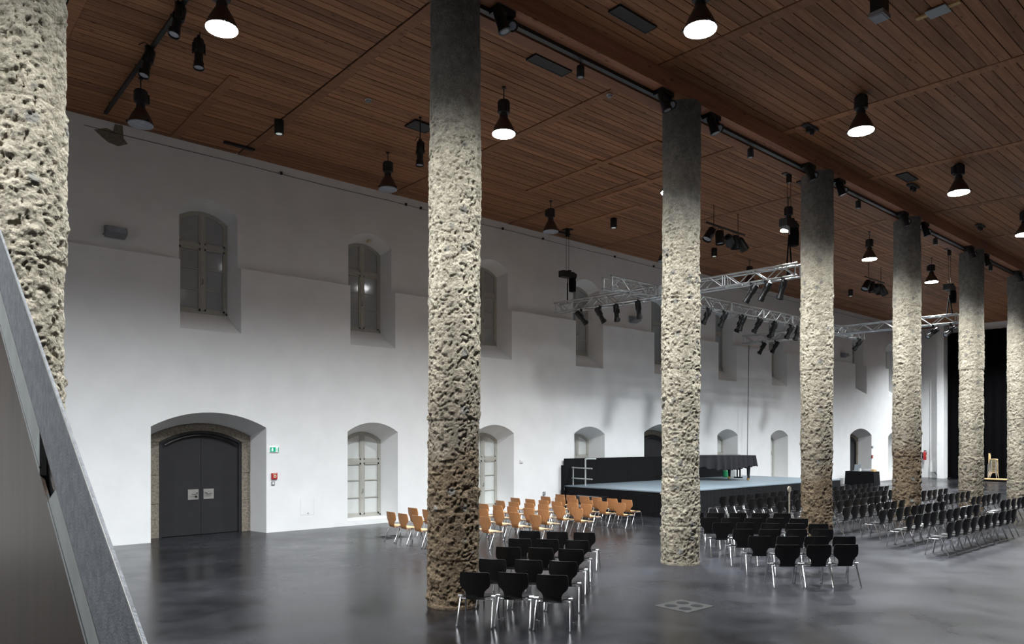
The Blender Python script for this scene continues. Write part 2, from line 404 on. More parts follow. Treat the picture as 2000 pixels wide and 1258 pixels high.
unit = MB().cbox((0,0,0), (1,1,1)).mesh('ceiling_board', M['board'])
BL = [7.9 + 5.14*k for k in range(-3, 11)]     # battens of the left bay (x)
BR = [7.25 + 4.96*k for k in range(-3, 12)]    # battens of the right bay
def spans(b): return [(X0, b[0])] + list(zip(b[:-1], b[1:])) + [(b[-1], XE)]
rest = MB(); n_single = 0
rng = random.Random(3)
def put_board(x0, x1, y, w, z, single, tilt):
    global n_single
    # a board is split once per bay at a random joint
    gap = .016
    dz = rng.uniform(-.006, .004)
    if single:
        o = link('board', unit, ceiling, ((x0+x1)/2, y, z+.0175+dz), (tilt,0,0), (x1-x0-.006, w-gap, .035)); n_single += 1
    else:
        rest.box((x0+.003, y-w/2+gap/2, z+dz), (x1-.003, y+w/2-gap/2, z+.035+dz))
WL = .2
nl = int(round((21.1-BEAM_Y1)/WL))
for (a, b_) in spans(BL):
    single = 2.0 < a < 14.0
    for i in range(nl):
        y = BEAM_Y1 + (i+.5)*(21.1-BEAM_Y1)/nl
        put_board(a+.25, b_-.035, y, (21.1-BEAM_Y1)/nl, ZL, single, 0)
WR = .215
tilt = math.atan(.02)
nr = int((BEAM_Y0-YR)/WR)
for (a, b_) in spans(BR):
    for i in range(nr):
        y = BEAM_Y0 - (i+.5)*WR
        single = 7.0 < a < 18.5 and y > 1.6
        put_board(a+.25, b_-.035, y, WR, zr(y), single, tilt)
ro = rest.build('far_boards', M['board'], ceiling); ro['kind'] = 'stuff'
bat = MB().cbox((0,0,0), (1,1,1)).mesh('batten', M['board'])
for x in BL: 
    if x < XE: link('batten', bat, ceiling, (x+.125, (BEAM_Y1+21.1)/2, ZL+.008), None, (.245, 21.1-BEAM_Y1, .03))
for x in BR:
    if x < XE: link('batten', bat, ceiling, (x+.12, (BEAM_Y0+YR)/2, zr((BEAM_Y0+YR)/2)+.008), (tilt,0,0), (.245, BEAM_Y0-YR, .03))
# short access battens let into the left bay
for (x, y0, y1) in ((6.15, 16.6, 21.0), (16.3, 12.5, 17.9), (18.6, 13.6, 17.2), (20.2, 16.4, 19.9)):
    link('batten', bat, ceiling, (x, (y0+y1)/2, ZL-.014), None, (.22, y1-y0, .035))
link('batten', bat, ceiling, (17.2, 14.6, ZL-.014), None, (2.6, .2, .035))

# ------------------------------------------------------------------ windows and doors in the left wall
def clip_arch(x0, x1, z0, w, spring, crown, n=6):
    """pane outline whose top follows the arch"""
    h = w/2; rise = crown-spring; R = (h*h+rise*rise)/(2*rise)
    top = lambda x: crown-R+math.sqrt(max(0,R*R-x*x))
    pts = [(x0,z0)] + [(x0+(x1-x0)*i/n, top(x0+(x1-x0)*i/n)) for i in range(n+1)] + [(x1,z0)]
    return pts
def make_window(name, cx, prof, y, transom, rows, pane_mat):
    w, sill, spring, crown = prof
    fw = .075
    T = lambda d: (lambda x,z: (x, d, z))
    o = arch(w, sill, spring, crown); i_ = arch(w-2*fw, sill+fw, spring-.02, crown-fw)
    win = MB().strip(o, i_, T(-.03), T(.08)).box((-w/2,-.03,sill), (w/2,.08,sill+fw))
    root = link(name, win.mesh('window_frame_'+name, M['frame']), None, (cx, y, 0)); struct(root)
    MB().box((-.05,-.05,sill+fw), (.05,.06,crown-fw)).build('mullion', M['frame'], root)
    MB().box((-w/2+fw,-.045,transom-.05), (w/2-fw,.06,transom+.05)).build('transom', M['frame'], root)
    inw = w/2-fw
    zb = sill+fw
    rh = (transom-.05-zb)/rows
    for s in (-1, 1):
        xa, xb = (.05, inw) if s > 0 else (-inw, -.05)
        # sash stiles
        sash = MB().box((xa,-.035,zb), (xa+.05,.05,transom-.05)).box((xb-.05,-.035,zb), (xb,.05,transom-.05))
        sash.box((xa,-.035,zb), (xb,.05,zb+.06)).box((xa,-.035,transom-.11), (xb,.05,transom-.05))
        so = sash.build('sash', M['frame'], root)
        for r in range(1, rows):
            MB().box((xa+.05,-.03,zb+r*rh-.014), (xb-.05,.045,zb+r*rh+.014)).build('glazing_bar', M['frame'], so)
        for r in range(rows):
            z0 = zb+r*rh+(.06 if r == 0 else .014); z1 = zb+(r+1)*rh-(.06 if r == rows-1 else .014)
            MB().box((xa+.05,.005,z0), (xb-.05,.02,z1)).build('pane', pane_mat, so)
        top = MB().strip([(p[0],p[1]) for p in clip_arch(xa,xb,transom+.05,w-2*fw,spring-.02,crown-fw)],
                         [(min(max(p[0],xa+.045),xb-.045), p[1]-.045 if p[1] > transom+.06 else p[1]) for p in clip_arch(xa,xb,transom+.05,w-2*fw,spring-.02,crown-fw)], T(-.035), T(.05))
        top.box((xa,-.035,transom+.05), (xb,.05,transom+.10))
        to = top.build('fanlight_sash', M['frame'], root)
        pp = clip_arch(xa+.03,xb-.03,transom+.08,w-2*fw,spring-.06,crown-fw-.04)
        MB().prism(pp, T(.005), T(.02)).build('pane', pane_mat, to)
    MB().lathe([(.012,0),(.012,-.06)], 8, (0.0,-.05,(sill+transom)/2-.1), 'y').box((-.012,-.115,(sill+transom)/2-.12),(.012,-.095,(sill+transom)/2+.02)).build('handle', M['grey'], root)
    return root
wn = 1
for i, cx in enumerate(WIN_C):
    make_window('window_%d' % wn, cx, UP_B, UP_Y+.02, 8.26, 3, M['pane']); wn += 1
    if i not in LOWER:
        make_window('window_%d' % wn, cx, LO_B, LO_Y+.02, 2.02, 3, M['pane_white']); wn += 1

def make_door(name, cx):
    y = DO_Y
    T = lambda d: (lambda x,z: (x, d, z))
    # stone surround in separate blocks
    w, _, spring, crown = 2.80, 0, 2.83, 3.19
    iw, ispr, icr = 2.30, 2.66, 2.99
    root = struct(link(name, MB().strip(arch(iw, 0, ispr, icr), arch(iw-.16, 0, ispr-.03, icr-.08), T(-.03), T(.2)).mesh('door_frame_'+name, M['steel_door']), None, (cx, y, 0)))
    for s in (-1, 1):
        zs = [0, .95, 1.75, 2.66]
        for k in range(3):
            d = .012*((k+ (s>0)) % 2)
            a, b_ = (iw/2, w/2) if s > 0 else (-w/2, -iw/2)
            MB().box((a, -.05-d, zs[k]+.004), (b_, .22, zs[k+1]-.004)).build('jamb_stone', M['stone'], root)
    oa = arch(w, 2.664, spring, crown, 14); ia = arch(iw, 2.664, ispr+.004, icr, 14)
    cuts = [0, 5, 11, len(oa)-1]
    for k in range(3):
        a, b_ = cuts[k], cuts[k+1]+1
        MB().strip(oa[a:b_], ia[a:b_], T(-.05-.01*(k % 2)), T(.22)).build('arch_stone', M['stone'], root)
    lw = (iw-.16)/2
    for s in (-1, 1):
        xa, xb = (.004, lw) if s > 0 else (-lw, -.004)
        leaf = MB().prism(clip_arch(xa, xb, .015, iw-.16, ispr-.03, icr-.08), T(.03), T(.09)).build('door_leaf', M['steel_door'], root)
        px = .07 if s > 0 else -.07-.29
        pl = MB().box((px if s>0 else px+.0, .012, 1.02), (px+.29, .032, 1.31)).build('escutcheon_plate', M['steel_plate'], leaf)
        hx = px+.05 if s > 0 else px+.24
        dx = .16 if s > 0 else -.16
        MB().tube([(hx,.012,1.21),(hx,-.05,1.21),(hx+dx*.3,-.06,1.165),(hx+dx,-.06,1.18)], .012, 8).build('handle', M['black'], leaf)
        if s < 0:
            MB().lathe([(.03,.012),(.03,-.01)], 12, (px+.22, 0, 1.10), 'y').build('lock_cylinder', M['black'], leaf)
    # door closer rail under the arch
    ar = arch(iw-.16, 2.5, ispr-.03, icr-.08, 14)[1:-1]
    MB().tube([(p[0]*.93, -.05, p[1]-.05) for p in ar], .02, 8).build('closer_rail', M['black'], root)
    return root
for k, i in enumerate((0, 4, 8)): make_door('door_%d' % (k+1), WIN_C[i])

# ------------------------------------------------------------------ columns
def gnoise(p, seed):
    """vectorised gradient-ish value noise, p (n,3)"""
    pi = np.floor(p).astype(np.int64); pf = p-pi; u = pf*pf*(3-2*pf)
    def h(i,j,k):
        n = (i*374761393 + j*668265263 + k*2147483647 + seed*1274126177) & 0xffffffff
        n = ((n ^ (n >> 13))*1274126177) & 0xffffffff
        n = (n ^ (n >> 16)) & 0xffff
        return n/65535.0
    i,j,k = pi[:,0],pi[:,1],pi[:,2]
    r = 0
    for a in (0,1):
        for b in (0,1):
            for c in (0,1):
                w = (u[:,0] if a else 1-u[:,0])*(u[:,1] if b else 1-u[:,1])*(u[:,2] if c else 1-u[:,2])
                r = r + w*h(i+a,j+b,k+c)
    return r
def worley(p, seed):
    pi = np.floor(p).astype(np.int64); best = np.full(len(p), 9.0); bid = np.zeros(len(p))
    def h(i,j,k,s):
        n = (i*374761393 + j*668265263 + k*2147483647 + (seed*7+s)*1274126177) & 0xffffffff
        n = ((n ^ (n >> 13))*1274126177) & 0xffffffff
        return ((n ^ (n >> 16)) & 0xffff)/65535.0
    for a in (-1,0,1):
        for b in (-1,0,1):
            for c in (-1,0,1):
                ci = pi + np.array([a,b,c])
                q = np.stack([ci[:,0]+h(ci[:,0],ci[:,1],ci[:,2],1), ci[:,1]+h(ci[:,0],ci[:,1],ci[:,2],2), ci[:,2]+h(ci[:,0],ci[:,1],ci[:,2],3)],1)
                d = np.sqrt(((p-q)**2).sum(1)); m = d < best
                best = np.where(m, d, best); bid = np.where(m, h(ci[:,0],ci[:,1],ci[:,2],4), bid)
    return best, bid
def make_column(idx, x, na, nz, label, smooth_z):
    H_ = BEAM_Z+.02; seed = 11+idx*5
    a = np.arange(na)*2*PI/na; z = np.linspace(0, H_, nz)
    A, Z = np.meshgrid(a, z); A = A.ravel(); Z = Z.ravel()
    p = np.stack([COLR*np.cos(A), COLR*np.sin(A), Z], 1) + np.array([idx*9.1, idx*3.3, idx*1.7])
    rr = random.Random(idx+40)
    seams = []; zz = .75+rr.uniform(-.1,.2)
    while zz < 9.6: seams.append(zz); zz += rr.uniform(1.0,1.75)
    rough = np.clip((smooth_z - Z + (gnoise(p*1.2, seed+9)-.5)*.9)/.9, .12, 1.0)
    low = 1+.7*np.clip((2.6-Z+(gnoise(p*1.1, seed+12)-.5)*1.2)/.8, 0, 1)
    if idx == 0: low = np.full(len(Z), 1.75)
    d = (gnoise(p*1.4, seed)-.5)*.022
    d += (gnoise(p*5, seed+1)-.5)*.011*rough*low
    d += (gnoise(p*14, seed+2)-.5)*.011*rough*low
    d += (gnoise(p*32, seed+3)-.5)*.024*rough
    w, wid = worley(p*np.array([5.2,5.2,6.0]), seed+4)
    d += np.where(wid > .78, np.clip(.42-w,0,.25)*.085, 0)*rough*low
    wq = np.stack([gnoise(p*7, seed+21), gnoise(p*7, seed+22), gnoise(p*7, seed+23)], 1)*3.0; pit = gnoise(p*np.array([20,20,26])+wq, seed+6); d -= np.clip(pit-.62, 0, .1)*.30*rough
    lift = np.zeros(len(Z)); k = 0.0
    for s in seams:
        wob = (gnoise(np.stack([p[:,0]*1.5,p[:,1]*1.5,np.full(len(Z), s)],1), seed+7)-.5)*.10
        dd = np.abs(Z-s-wob)
        d -= np.clip(1-dd/.022, 0, 1)*.015*np.clip(rough,.25,1)
        lift = np.where(Z > s+wob, rr.uniform(-.014,.014), lift)
    d += lift
    foot = np.clip(Z/.06, 0, 1); d = d*foot
    d = np.where(Z < .05, .012, d)
    R_ = COLR - .012 + d
    lean = (Z/H_)*.05
    V = np.stack([R_*np.cos(A)+lean, R_*np.sin(A), Z], 1)
    i = np.arange(nz-1)[:,None]*na; j = np.arange(na)[None,:]; j2 = (j+1) % na
    F = np.stack([i+j, i+j2, i+na+j2, i+na+j], -1).reshape(-1,4)
    me = bpy.data.meshes.new('column'); me.vertices.add(len(V)); me.vertices.foreach_set('co', V.ravel())
    me.loops.add(F.size); me.loops.foreach_set('vertex_index', F.ravel())
    me.polygons.add(len(F)); me.polygons.foreach_set('loop_start', np.arange(len(F))*4)
    me.polygons.foreach_set('use_smooth', np.ones(len(F), bool))
    me.update(calc_edges=True); me.validate()
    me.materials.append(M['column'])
    o = link('column', me, None, (x-.02, COLY, 0)); o.color = ([.75,0,.62,.10,.0,.30,.45][idx],0,0,1)
    return tag(o, label, 'column', 'rough concrete columns')
COLX = [1.245, 7.24, 13.47, 19.73, 25.99, 32.30, 38.44]
CL = ['rough round stone column at the far left behind the stair rail',
      'nearest full rough stone column, beside the first black chairs',
      'rough stone column between the wooden chairs and the second black chair group',
      'rough stone column rising behind the second group of black chairs',
      'rough stone column standing in the middle of the big black chair block',
      'rough stone column just left of the stacked chairs and dolly',
      'rough stone column cut by the right edge of the picture']
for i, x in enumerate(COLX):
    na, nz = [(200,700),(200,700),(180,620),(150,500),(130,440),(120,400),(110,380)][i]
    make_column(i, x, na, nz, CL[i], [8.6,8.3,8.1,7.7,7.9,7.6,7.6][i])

# ------------------------------------------------------------------ stair balustrade in the left foreground
bal = thing('stair_balustrade', 'sloping grey metal stair rail with brown steel panel in left foreground', 'stair railing', (0,0,0))
def slab(pts, xa, xb): return MB().prism(pts, lambda y,z:(xa,y,z), lambda y,z:(xb,y,z))
top = lambda y: 2.280 + (y-1.640)*.5861
bot = lambda y: 2.199 + (y-2.026)*.6196
s_lo = lambda y: 2.159 + (y-2.219)*.5952
ya, yb = 1.15, 5.6
slab([(ya,top(ya)),(yb,top(yb)),(yb,bot(yb)),(ya,bot(ya))], .42, .428).build('rail_plate', M['galv'], bal)
slab([(ya,top(ya)),(yb,top(yb)),(yb,top(yb)-.006),(ya,top(ya)-.006)], .4185, .4215).build('rail_edge_highlight', M['steel_plate'], bal)  # bright strip, a highlight painted along the rail's upper edge
slab([(ya,bot(ya)+.008),(yb,bot(yb)+.008),(yb,bot(yb)-.012),(ya,bot(ya)-.012)], .4215, .434).build('rail_seam', M['rust'], bal)
slab([(2.93,bot(2.93)-.012),(yb,bot(yb)-.012),(yb,s_lo(yb)),(2.93,s_lo(2.93))], .425, .445).build('trim_plate', M['galv_light'], bal)
slab([(ya,bot(ya)-.012),(2.62,bot(2.62)-.012),(2.79,s_lo(2.79)),(ya,s_lo(ya))], .425, .445).build('trim_plate', M['galv_light'], bal)
for y0, y1 in ((ya,2.79),(2.93,yb)):
    slab([(y0,s_lo(y0)+.030),(y1,s_lo(y1)+.030),(y1,s_lo(y1)+.024),(y0,s_lo(y0)+.024)], .4235, .43).build('shadow_joint', M['black'], bal)
slab([(ya,0),(yb,0),(yb,s_lo(yb)),(ya,s_lo(ya))], .427, .437).build('side_panel', M['rust'], bal)
slab([(2.3,bot(2.3)-.35),(3.6,bot(3.6)-.35),(3.6,bot(3.6)),(2.3,bot(2.3))], .448, .455).build('inner_plate', M['black'], bal)

# ------------------------------------------------------------------ high-bay lamps
def lamp_proto(lit):
    t = bpy.data.objects.new('highbay_lamp', None); C.objects.link(t)     # origin at the rim centre
    b = MB().lathe([(.272,0),(.268,.03),(.245,.09),(.205,.18),(.155,.27),(.115,.34),(.10,.37)], 24, cap=False)
    b.lathe([(.09,.37),(.11,.34),(.15,.27),(.198,.18),(.238,.09),(.262,.03),(.266,.0)], 24, cap=False)
    b.build('reflector', M['bell'], t, True)
    MB().lathe([(.095,.36),(.095,.44),(.075,.45),(.075,.50)], 16).build('neck', M['lamp_body'], t, True)
    h = MB().lathe([(.10,.48),(.14,.49),(.14,.74),(.12,.77),(.05,.79)], 12)
    for k in range(12):
        a = 2*PI*k/12; h.box((.13*math.cos(a)-.012,.13*math.sin(a)-.012,.50),(.13*math.cos(a)+.012,.13*math.sin(a)+.012,.735))
    h.box((.12,-.06,.52),(.19,.06,.72))
    h.build('gear_housing', M['lamp_body'], t)
    MB().lathe([(.262,.012),(.268,-.006),(.262,-.02),(.15,-.03),(.02,-.034)], 32).build('lens', M['lens_on'] if lit else M['lens_off'], t, True)
    for k in range(3):
        a = 2*PI*k/3+.4; x, y = .27*math.cos(a), .27*math.sin(a)
        MB().cbox((x,y,.02),(.045,.045,.05)).build('clip', M['lamp_body'], t)
    return t
def add_lamp(proto, x, y, z, ceil_z, label, lit, group):
    t = copy_tree(proto); t.location = (x, y, z); t.rotation_euler = (0,0,random.uniform(0,6.28))
    tag(t, label, 'lamp', group)
    MB().tube([(0,0,.78),(0,0,ceil_z-z)], .012, 8).lathe([(.05,ceil_z-z-.03),(.05,ceil_z-z)], 12).build('suspension_rod', M['black'], t)
    if lit:
        ld = bpy.data.lights.new('lamp_light', 'SPOT'); ld.energy = LAMP_W; ld.color = LAMP_COL
        ld.spot_size = LAMP_CONE; ld.spot_blend = 1.0; ld.shadow_soft_size = .24
        lo = bpy.data.objects.new('lamp_light', ld); C.objects.link(lo); lo.parent = t; lo.location = (0,0,-.05)
    return t
p_on, p_off = lamp_proto(True), lamp_proto(False)
LIT_L = [(4.56,12.9,9.86),(11.08,13.0,9.86),(17.3,12.9,9.86),(23.4,12.56,9.86),(29.6,12.5,9.86),(35.95,12.45,9.86),(41.5,12.4,9.86),(48.7,12.4,9.86),(54.8,12.4,9.86),(-1.9,12.9,9.86)]  # last four added out of sight, to brighten far wall and stair rail
names = ['lit lamp at the top left between the left column and the nearest column',
         'lit lamp hanging just right of the nearest full column',
         'lit lamp hidden behind the upper part of the third column',
         'lit lamp behind the chain hoist, left of the fourth column',
         'lit lamp between the fourth and fifth columns above the hanging spotlights',
         'lit lamp between the fifth and sixth columns','added lit lamp hidden behind the sixth column, brightening the far wall','added lit lamp hidden behind the seventh column, brightening the far wall','added unseen lit lamp at the curtain end of the left bay','added unseen lit lamp of the left bay, lighting the stair rail']
for i, (x,y,z) in enumerate(LIT_L):
    lit = True
    add_lamp(p_on if lit else p_off, x, y, z, ZL, names[i], lit, 'pendant lamps of the left bay')
for i, (x,y) in enumerate(((4.58,18.1),(11.09,18.12),(17.55,18.1),(23.9,18.1),(30.2,18.1),(53.6,16.15))):  # last entry is an extra hidden lamp brightening the end wall
    add_lamp(p_on if i == 5 else p_off, x, y, 9.9, ZL, ['unlit pendant lamp over the upper left window, nearest the wall end','unlit pendant lamp by the wall, left of the nearest full column',
        'unlit pendant lamp by the wall, above the chain hoist','unlit pendant lamp by the wall, behind the third column','unlit pendant lamp far along the wall behind the aluminium truss','added lit pendant lamp hidden behind the sixth column to brighten the end wall'][i], i == 5, 'unlit pendant lamps along the wall')
for i, x in enumerate((4.3, 10.45, 16.57, 22.74, 29.0, 35.2, 41.4, 47.6, 53.8, -1.85)):  # three final lamps added off view to light far end and rail
    add_lamp(p_on, x, 7.18, 9.6, zr(7.18), ['lit pendant lamp of the right bay above the camera','lit pendant lamp at top, nearest in the right-hand bay','lit pendant lamp, second of the right-hand bay',
       'lit pendant lamp, third of the right-hand bay','lit pendant lamp cut by the right edge of the picture','lit pendant lamp of the right bay beyond the picture edge','lit pendant lamp of the right bay beyond the seventh column','added unseen lit pendant lamp of the right bay near the hall end','added unseen lit pendant lamp at the end of the right-hand bay','added unseen lit pendant lamp behind the camera, lighting the stair rail'][i], True, 'pendant lamps of the right bay')
for p in (p_on, p_off):
    for ch in list(p.children): bpy.data.objects.remove(ch)
    bpy.data.objects.remove(p)

# ------------------------------------------------------------------ trusses
unit_tube = MB().tube([(0,0,-.5),(0,0,.5)], 1.0, 8).mesh('brace', M['alu'], True)
def rod(name, a, b, r, parent, me=None):
    a, b = Vector(a), Vector(b); d = b-a
    o = link(name, me or unit_tube, parent)
    o.rotation_mode = 'QUATERNION'; o.rotation_quaternion = d.to_track_quat('Z','Y'); o.location = (a+b)/2; o.scale = (r, r, d.length)
    return o
def make_truss(label, start, end, zc=7.91, s=.37, pitch=.46, seg=2.3):
    dx, dy = end[0]-start[0], end[1]-start[1]; length = math.hypot(dx, dy)
    t = thing('truss', label, 'truss', (start[0], start[1], zc), math.atan2(dy, dx), 'aluminium lighting trusses')
    h = s/2
    for sy in (-1,1):
        for sz in (-1,1):
            rod('chord', (0,sy*h,sz*h), (length,sy*h,sz*h), .030, t)
            if True:
                for xe in (0, length): rod('end_coupler', (xe-.03,sy*h,sz*h), (xe+.03,sy*h,sz*h), .042, t)
    ns = max(1, round(length/seg)); sl = length/ns
    for q in range(ns):
        n = max(2, round((sl-.1)/pitch)); p = (sl-.1)/n; x0 = q*sl+.05
        for side in (-1,1):
            for k in range(n):
                a, b = x0+k*p, x0+(k+1)*p
                up = k % 2 == 0
                rod('brace', (a,side*h,-h if up else h), (b,side*h,h if up else -h), .017, t)
                rod('brace', (a,-h if up else h,side*h), (b,h if up else -h,side*h), .014, t)
        for xe in (q*sl+.04, (q+1)*sl-.04):
            for sy in (-1,1):
                rod('brace', (xe,sy*h,-h), (xe,sy*h,h), .018, t)
    return t
make_truss('aluminium box truss along the hall, its left end sticking out beside the third column', (18.2,16.1), (36.8,15.95))
make_truss('aluminium cross truss with spotlights running from the wall past the third column', (21.3,11.1), (20.3,20.55))
make_truss('far aluminium cross truss running behind the fourth and fifth columns', (34.85,11.05), (33.9,20.6))

# profile spotlights (yoke hangs vertically, body tilts)
def spot_proto():
    t = bpy.data.objects.new('profile_spotlight', None); C.objects.link(t)
    MB().box((-.035,-.03,-.06),(.035,.03,.02)).lathe([(.045,-.03),(.045,.03)], 10, (0,0,.02), 'y').build('clamp', M['black'], t)
    y = MB().tube([(0,0,-.04),(0,0,-.09)], .012, 6)
    y.tube([(0,-.115,-.33),(0,-.115,-.11),(0,-.08,-.085),(0,.08,-.085),(0,.115,-.11),(0,.115,-.33)], .011, 6)
    y.build('yoke', M['black'], t)
    b = MB().lathe([(.05,-.30),(.095,-.28),(.105,-.24),(.105,-.02),(.088,.0),(.082,.02),(.082,.20),(.098,.21),(.098,.30)], 16, axis='x')
    b.box((-.10,-.012,.09),(.04,.012,.125)).box((-.06,.10,-.03),(0,.125,.03)).box((-.06,-.125,-.03),(0,-.10,.03))
    bo = b.build('body', M['black'], t, True, loc=(0,0,-.30))
    MB().lathe([(.08,.285),(.088,.302)], 16, axis='x').build('lens', M['lens_off'], bo)
    MB().lathe([(.098,.295),(.108,.298),(.108,.325),(.098,.328)], 16, axis='x', cap=False).box((.22,-.012,.09),(.30,.012,.12)).build('colour_frame', M['black'], bo)
    MB().tube([(-.29,0,.02),(-.36,.02,.0),(-.34,.03,.18),(-.2,.02,.27)], .008, 6).build('power_lead', M['cable'], bo)
    return t
sp = spot_proto()
def add_spot(x, y, z, heading, down, label, group='profile spotlights on the trusses'):
    """heading: compass angle of the beam in the plan, down: tilt below horizontal"""
    t = copy_tree(sp); t.location = (x,y,z); t.rotation_euler = (0,0,math.radians(heading))
    tag(t, label, 'spotlight', group)
    for ch in t.children:
        if ch.name.startswith('body'): ch.rotation_euler = (0, math.radians(down), 0)
    return t
ZT = 7.91-.185-.045
TX = lambda y: 21.3-(y-11.1)*.1058-.18
TX2 = lambda y: 34.85-(y-11.05)*.0995-.18
# cross truss near the wall end (left of column three)
for k, (y, hd, dn) in enumerate(((19.24,-25,48),(18.36,-20,58),(17.63,-70,86),(16.69,-10,82))):
    add_spot(TX(y), y, ZT, hd, dn, 'black profile spotlight, %s from the wall end of the cross truss' % ORD[k+1])
for k, (y, hd, dn) in enumerate(((12.51,110,58),(12.05,112,62),(11.51,115,76))):
    add_spot(TX(y), y, ZT, hd, dn, 'black profile spotlight on the near arm of the cross truss, %s from left' % ORD[k+1])
for k, (x, hd, dn, yy) in enumerate(((23.54,118,66,15.88),(24.62,115,68,15.87),(25.93,122,70,15.86),(26.3,110,66,16.2),(27.06,112,60,15.85),(28.32,128,72,15.84),(28.82,112,64,16.2),(29.58,118,66,15.83),(30.23,125,74,15.82))):
    add_spot(x, yy, ZT, hd, dn, 'black profile spotlight under the long truss, %s from the third column' % ORD[k+1])
add_spot(36.09, 15.78, ZT, 120, 55, 'black profile spotlight under the far right end of the long truss')
for k, y in enumerate((19.56, 18.9)):
    add_spot(TX2(y), y, ZT, 130, 62, 'small dark spotlight under the far cross truss near the wall, %s' % ('left one','right one')[k])
for k, y in enumerate((11.92, 11.25)):
    add_spot(TX2(y), y, ZT, 150, 34, 'spotlight on the near end of the far cross truss, %s' % ('left one','right one')[k])

# chain hoists carrying the trusses
def hoist(x, y, label, zb=8.95, body='motor'):
    t = thing('chain_hoist', label, 'hoist', (x,y,zb), 0, 'chain hoists of the trusses')
    zt = ZL-zb
    MB().box((-.16,-.16,zt-.03),(.16,.16,zt)).build('ceiling_plate', M['black'], t)
    MB().box((-.06,-.06,zt-.30),(.06,.06,zt-.04)).build('hook_block', M['black'], t)
    for s in (-1,1): MB().tube([(.035*s,-.035*s,.3),(.035*s,-.035*s,zt-.2)], .008, 6).build('chain', M['black'], t)
    MB().box((-.36,-.13,.10),(.26,.13,.34)).lathe([(.12,.26),(.13,.40)],14,(0,0,.22),'x').box((-.05,-.16,.30),(.05,.16,.38)).build('motor', M['black'], t)
    MB().lathe([(.10,-.42),(.14,-.40),(.15,-.05),(.13,.12)], 12, (.22,-.05,0)).build('chain_bag', M['black_matt'], t)
    MB().tube([(0,0,.12),(0,0,-.1)], .03, 8).build('hook', M['chrome'], t)
    dz = 8.11-zb
    MB().tube([(0,0,-.08),(-.16,-.16,dz)], .025, 6).tube([(0,0,-.08),(.16,.16,dz)], .025, 6).build('sling', M['black_matt'], t)
    return t
hoist(20.4, 20.1, 'black chain hoist near the wall at the left end of the cross truss', 8.95)
hoist(21.27, 11.4, 'black chain hoist just left of the fourth column', 9.15)
hoist(34.82, 11.35, 'black chain hoist beside the sixth column', 9.05)
tag(MB().tube([(33.9,20.35,7.6),(33.86,20.4,3.5),(33.8,20.4,.93)], .018, 6).build('hanging_cable', M['cable']), 'long black cable hanging from the far truss down to the stage', 'cable')

# ------------------------------------------------------------------ chairs
def shell(rows, thick):
    """rows: list of lists of points; builds a thin solid along +x"""
    nr_, nc = len(rows), len(rows[0]); mb = MB()
    fr = [p for r in rows for p in r]; bk = [(p[0]+thick, p[1], p[2]) for p in fr]; n = nr_*nc
    fs = []
    for i in range(nr_-1):
        for j in range(nc-1):
            a = i*nc+j; fs += [(a,a+1,a+nc+1,a+nc),(n+a,n+a+nc,n+a+nc+1,n+a+1)]
    edge = [j for j in range(nc)] + [i*nc+nc-1 for i in range(1,nr_)] + [(nr_-1)*nc+j for j in range(nc-2,-1,-1)] + [i*nc for i in range(nr_-2,0,-1)]
    for q in range(len(edge)):
        a, b = edge[q], edge[(q+1) % len(edge)]; fs.append((a,b,n+b,n+a))
    return mb.add(fr+bk, fs)
ZS = [.800,.796,.785,.74,.69,.64,.602,.574,.55,.526,.495,.455,.415,.390]
HW = [.190,.208,.218,.226,.230,.230,.224,.205,.176,.152,.138,.132,.138,.15]
def back_mesh(mt):
    rows = []
    for z, h in zip(ZS, HW):
        xr = -.245 + (.80-z)*.14 + max(0, .44-z)*.5
        rows.append([(xr - .035*(1-(t*h/.23)**2), t*h, z) for t in (-1,-.7,-.35,0,.35,.7,1)])
    return shell(rows, .016).mesh('backrest', mt, True)
def seat_mesh(mt):
    out = []
    for x, h in ((-.155,.14),(-.12,.185),(-.06,.215),(.04,.225),(.14,.222),(.20,.205),(.235,.165),(.245,.08)):
        out.append((x,h))
    poly = out + [(x,-h) for x,h in out[::-1]]
    def zz(x,y): return .405 + .018*((x-.02)/.2)**2*(1 if x < .1 else -1.1) + .03*(abs(y)/.225)**2 - .012
    return MB().prism(poly, lambda x,y:(x,y,zz(x,y)), lambda x,y:(x,y,zz(x,y)+.014)).mesh('seat', mt)
def leg_mesh(front, side):
    y = .245*side
    if front: pts = [(.10,y*.93,.395),(.145,y*.98,.40),(.17,y,.385),(.235,y*1.06,.015)]
    else: pts = [(-.05,y*.93,.395),(-.085,y*.98,.415),(-.115,y,.395),(-.275,y*1.06,.015)]
    mb = MB().tube(pts, .0125, 8)
    mb.lathe([(.016,0),(.018,.012),(.013,.03)], 8, (pts[-1][0], pts[-1][1], 0))
    return mb.mesh('leg', M['chrome'], True)
rail_me = {s: MB().tube([(-.06,.228*s,.394),(.11,.228*s,.394)], .0125, 8).lathe([(.02,-.03),(.02,.03)],8,(-.105,.25*s,.425),'y').mesh('side_rail', M['chrome'], True) for s in (-1,1)}
bar_me = {x: MB().tube([(x,-.23,.384),(x,.23,.384)], .011, 8).mesh('cross_bar', M['chrome'], True) for x in (-.11,.14)}
legs_me = {(f,s): leg_mesh(f,s) for f in (0,1) for s in (-1,1)}
M['pale'] = mat('pale_lacquered_beech', (.68,.50,.25), .4, var=.12, vscale=6)
B_ME = {'pale': back_mesh(M['pale']), 'black': back_mesh(M['shell_black']), 'wood': back_mesh(M['shell_wood'])}
S_ME = {'pale': seat_mesh(M['pale']), 'black': seat_mesh(M['shell_black']), 'wood': seat_mesh(M['seat_wood'])}
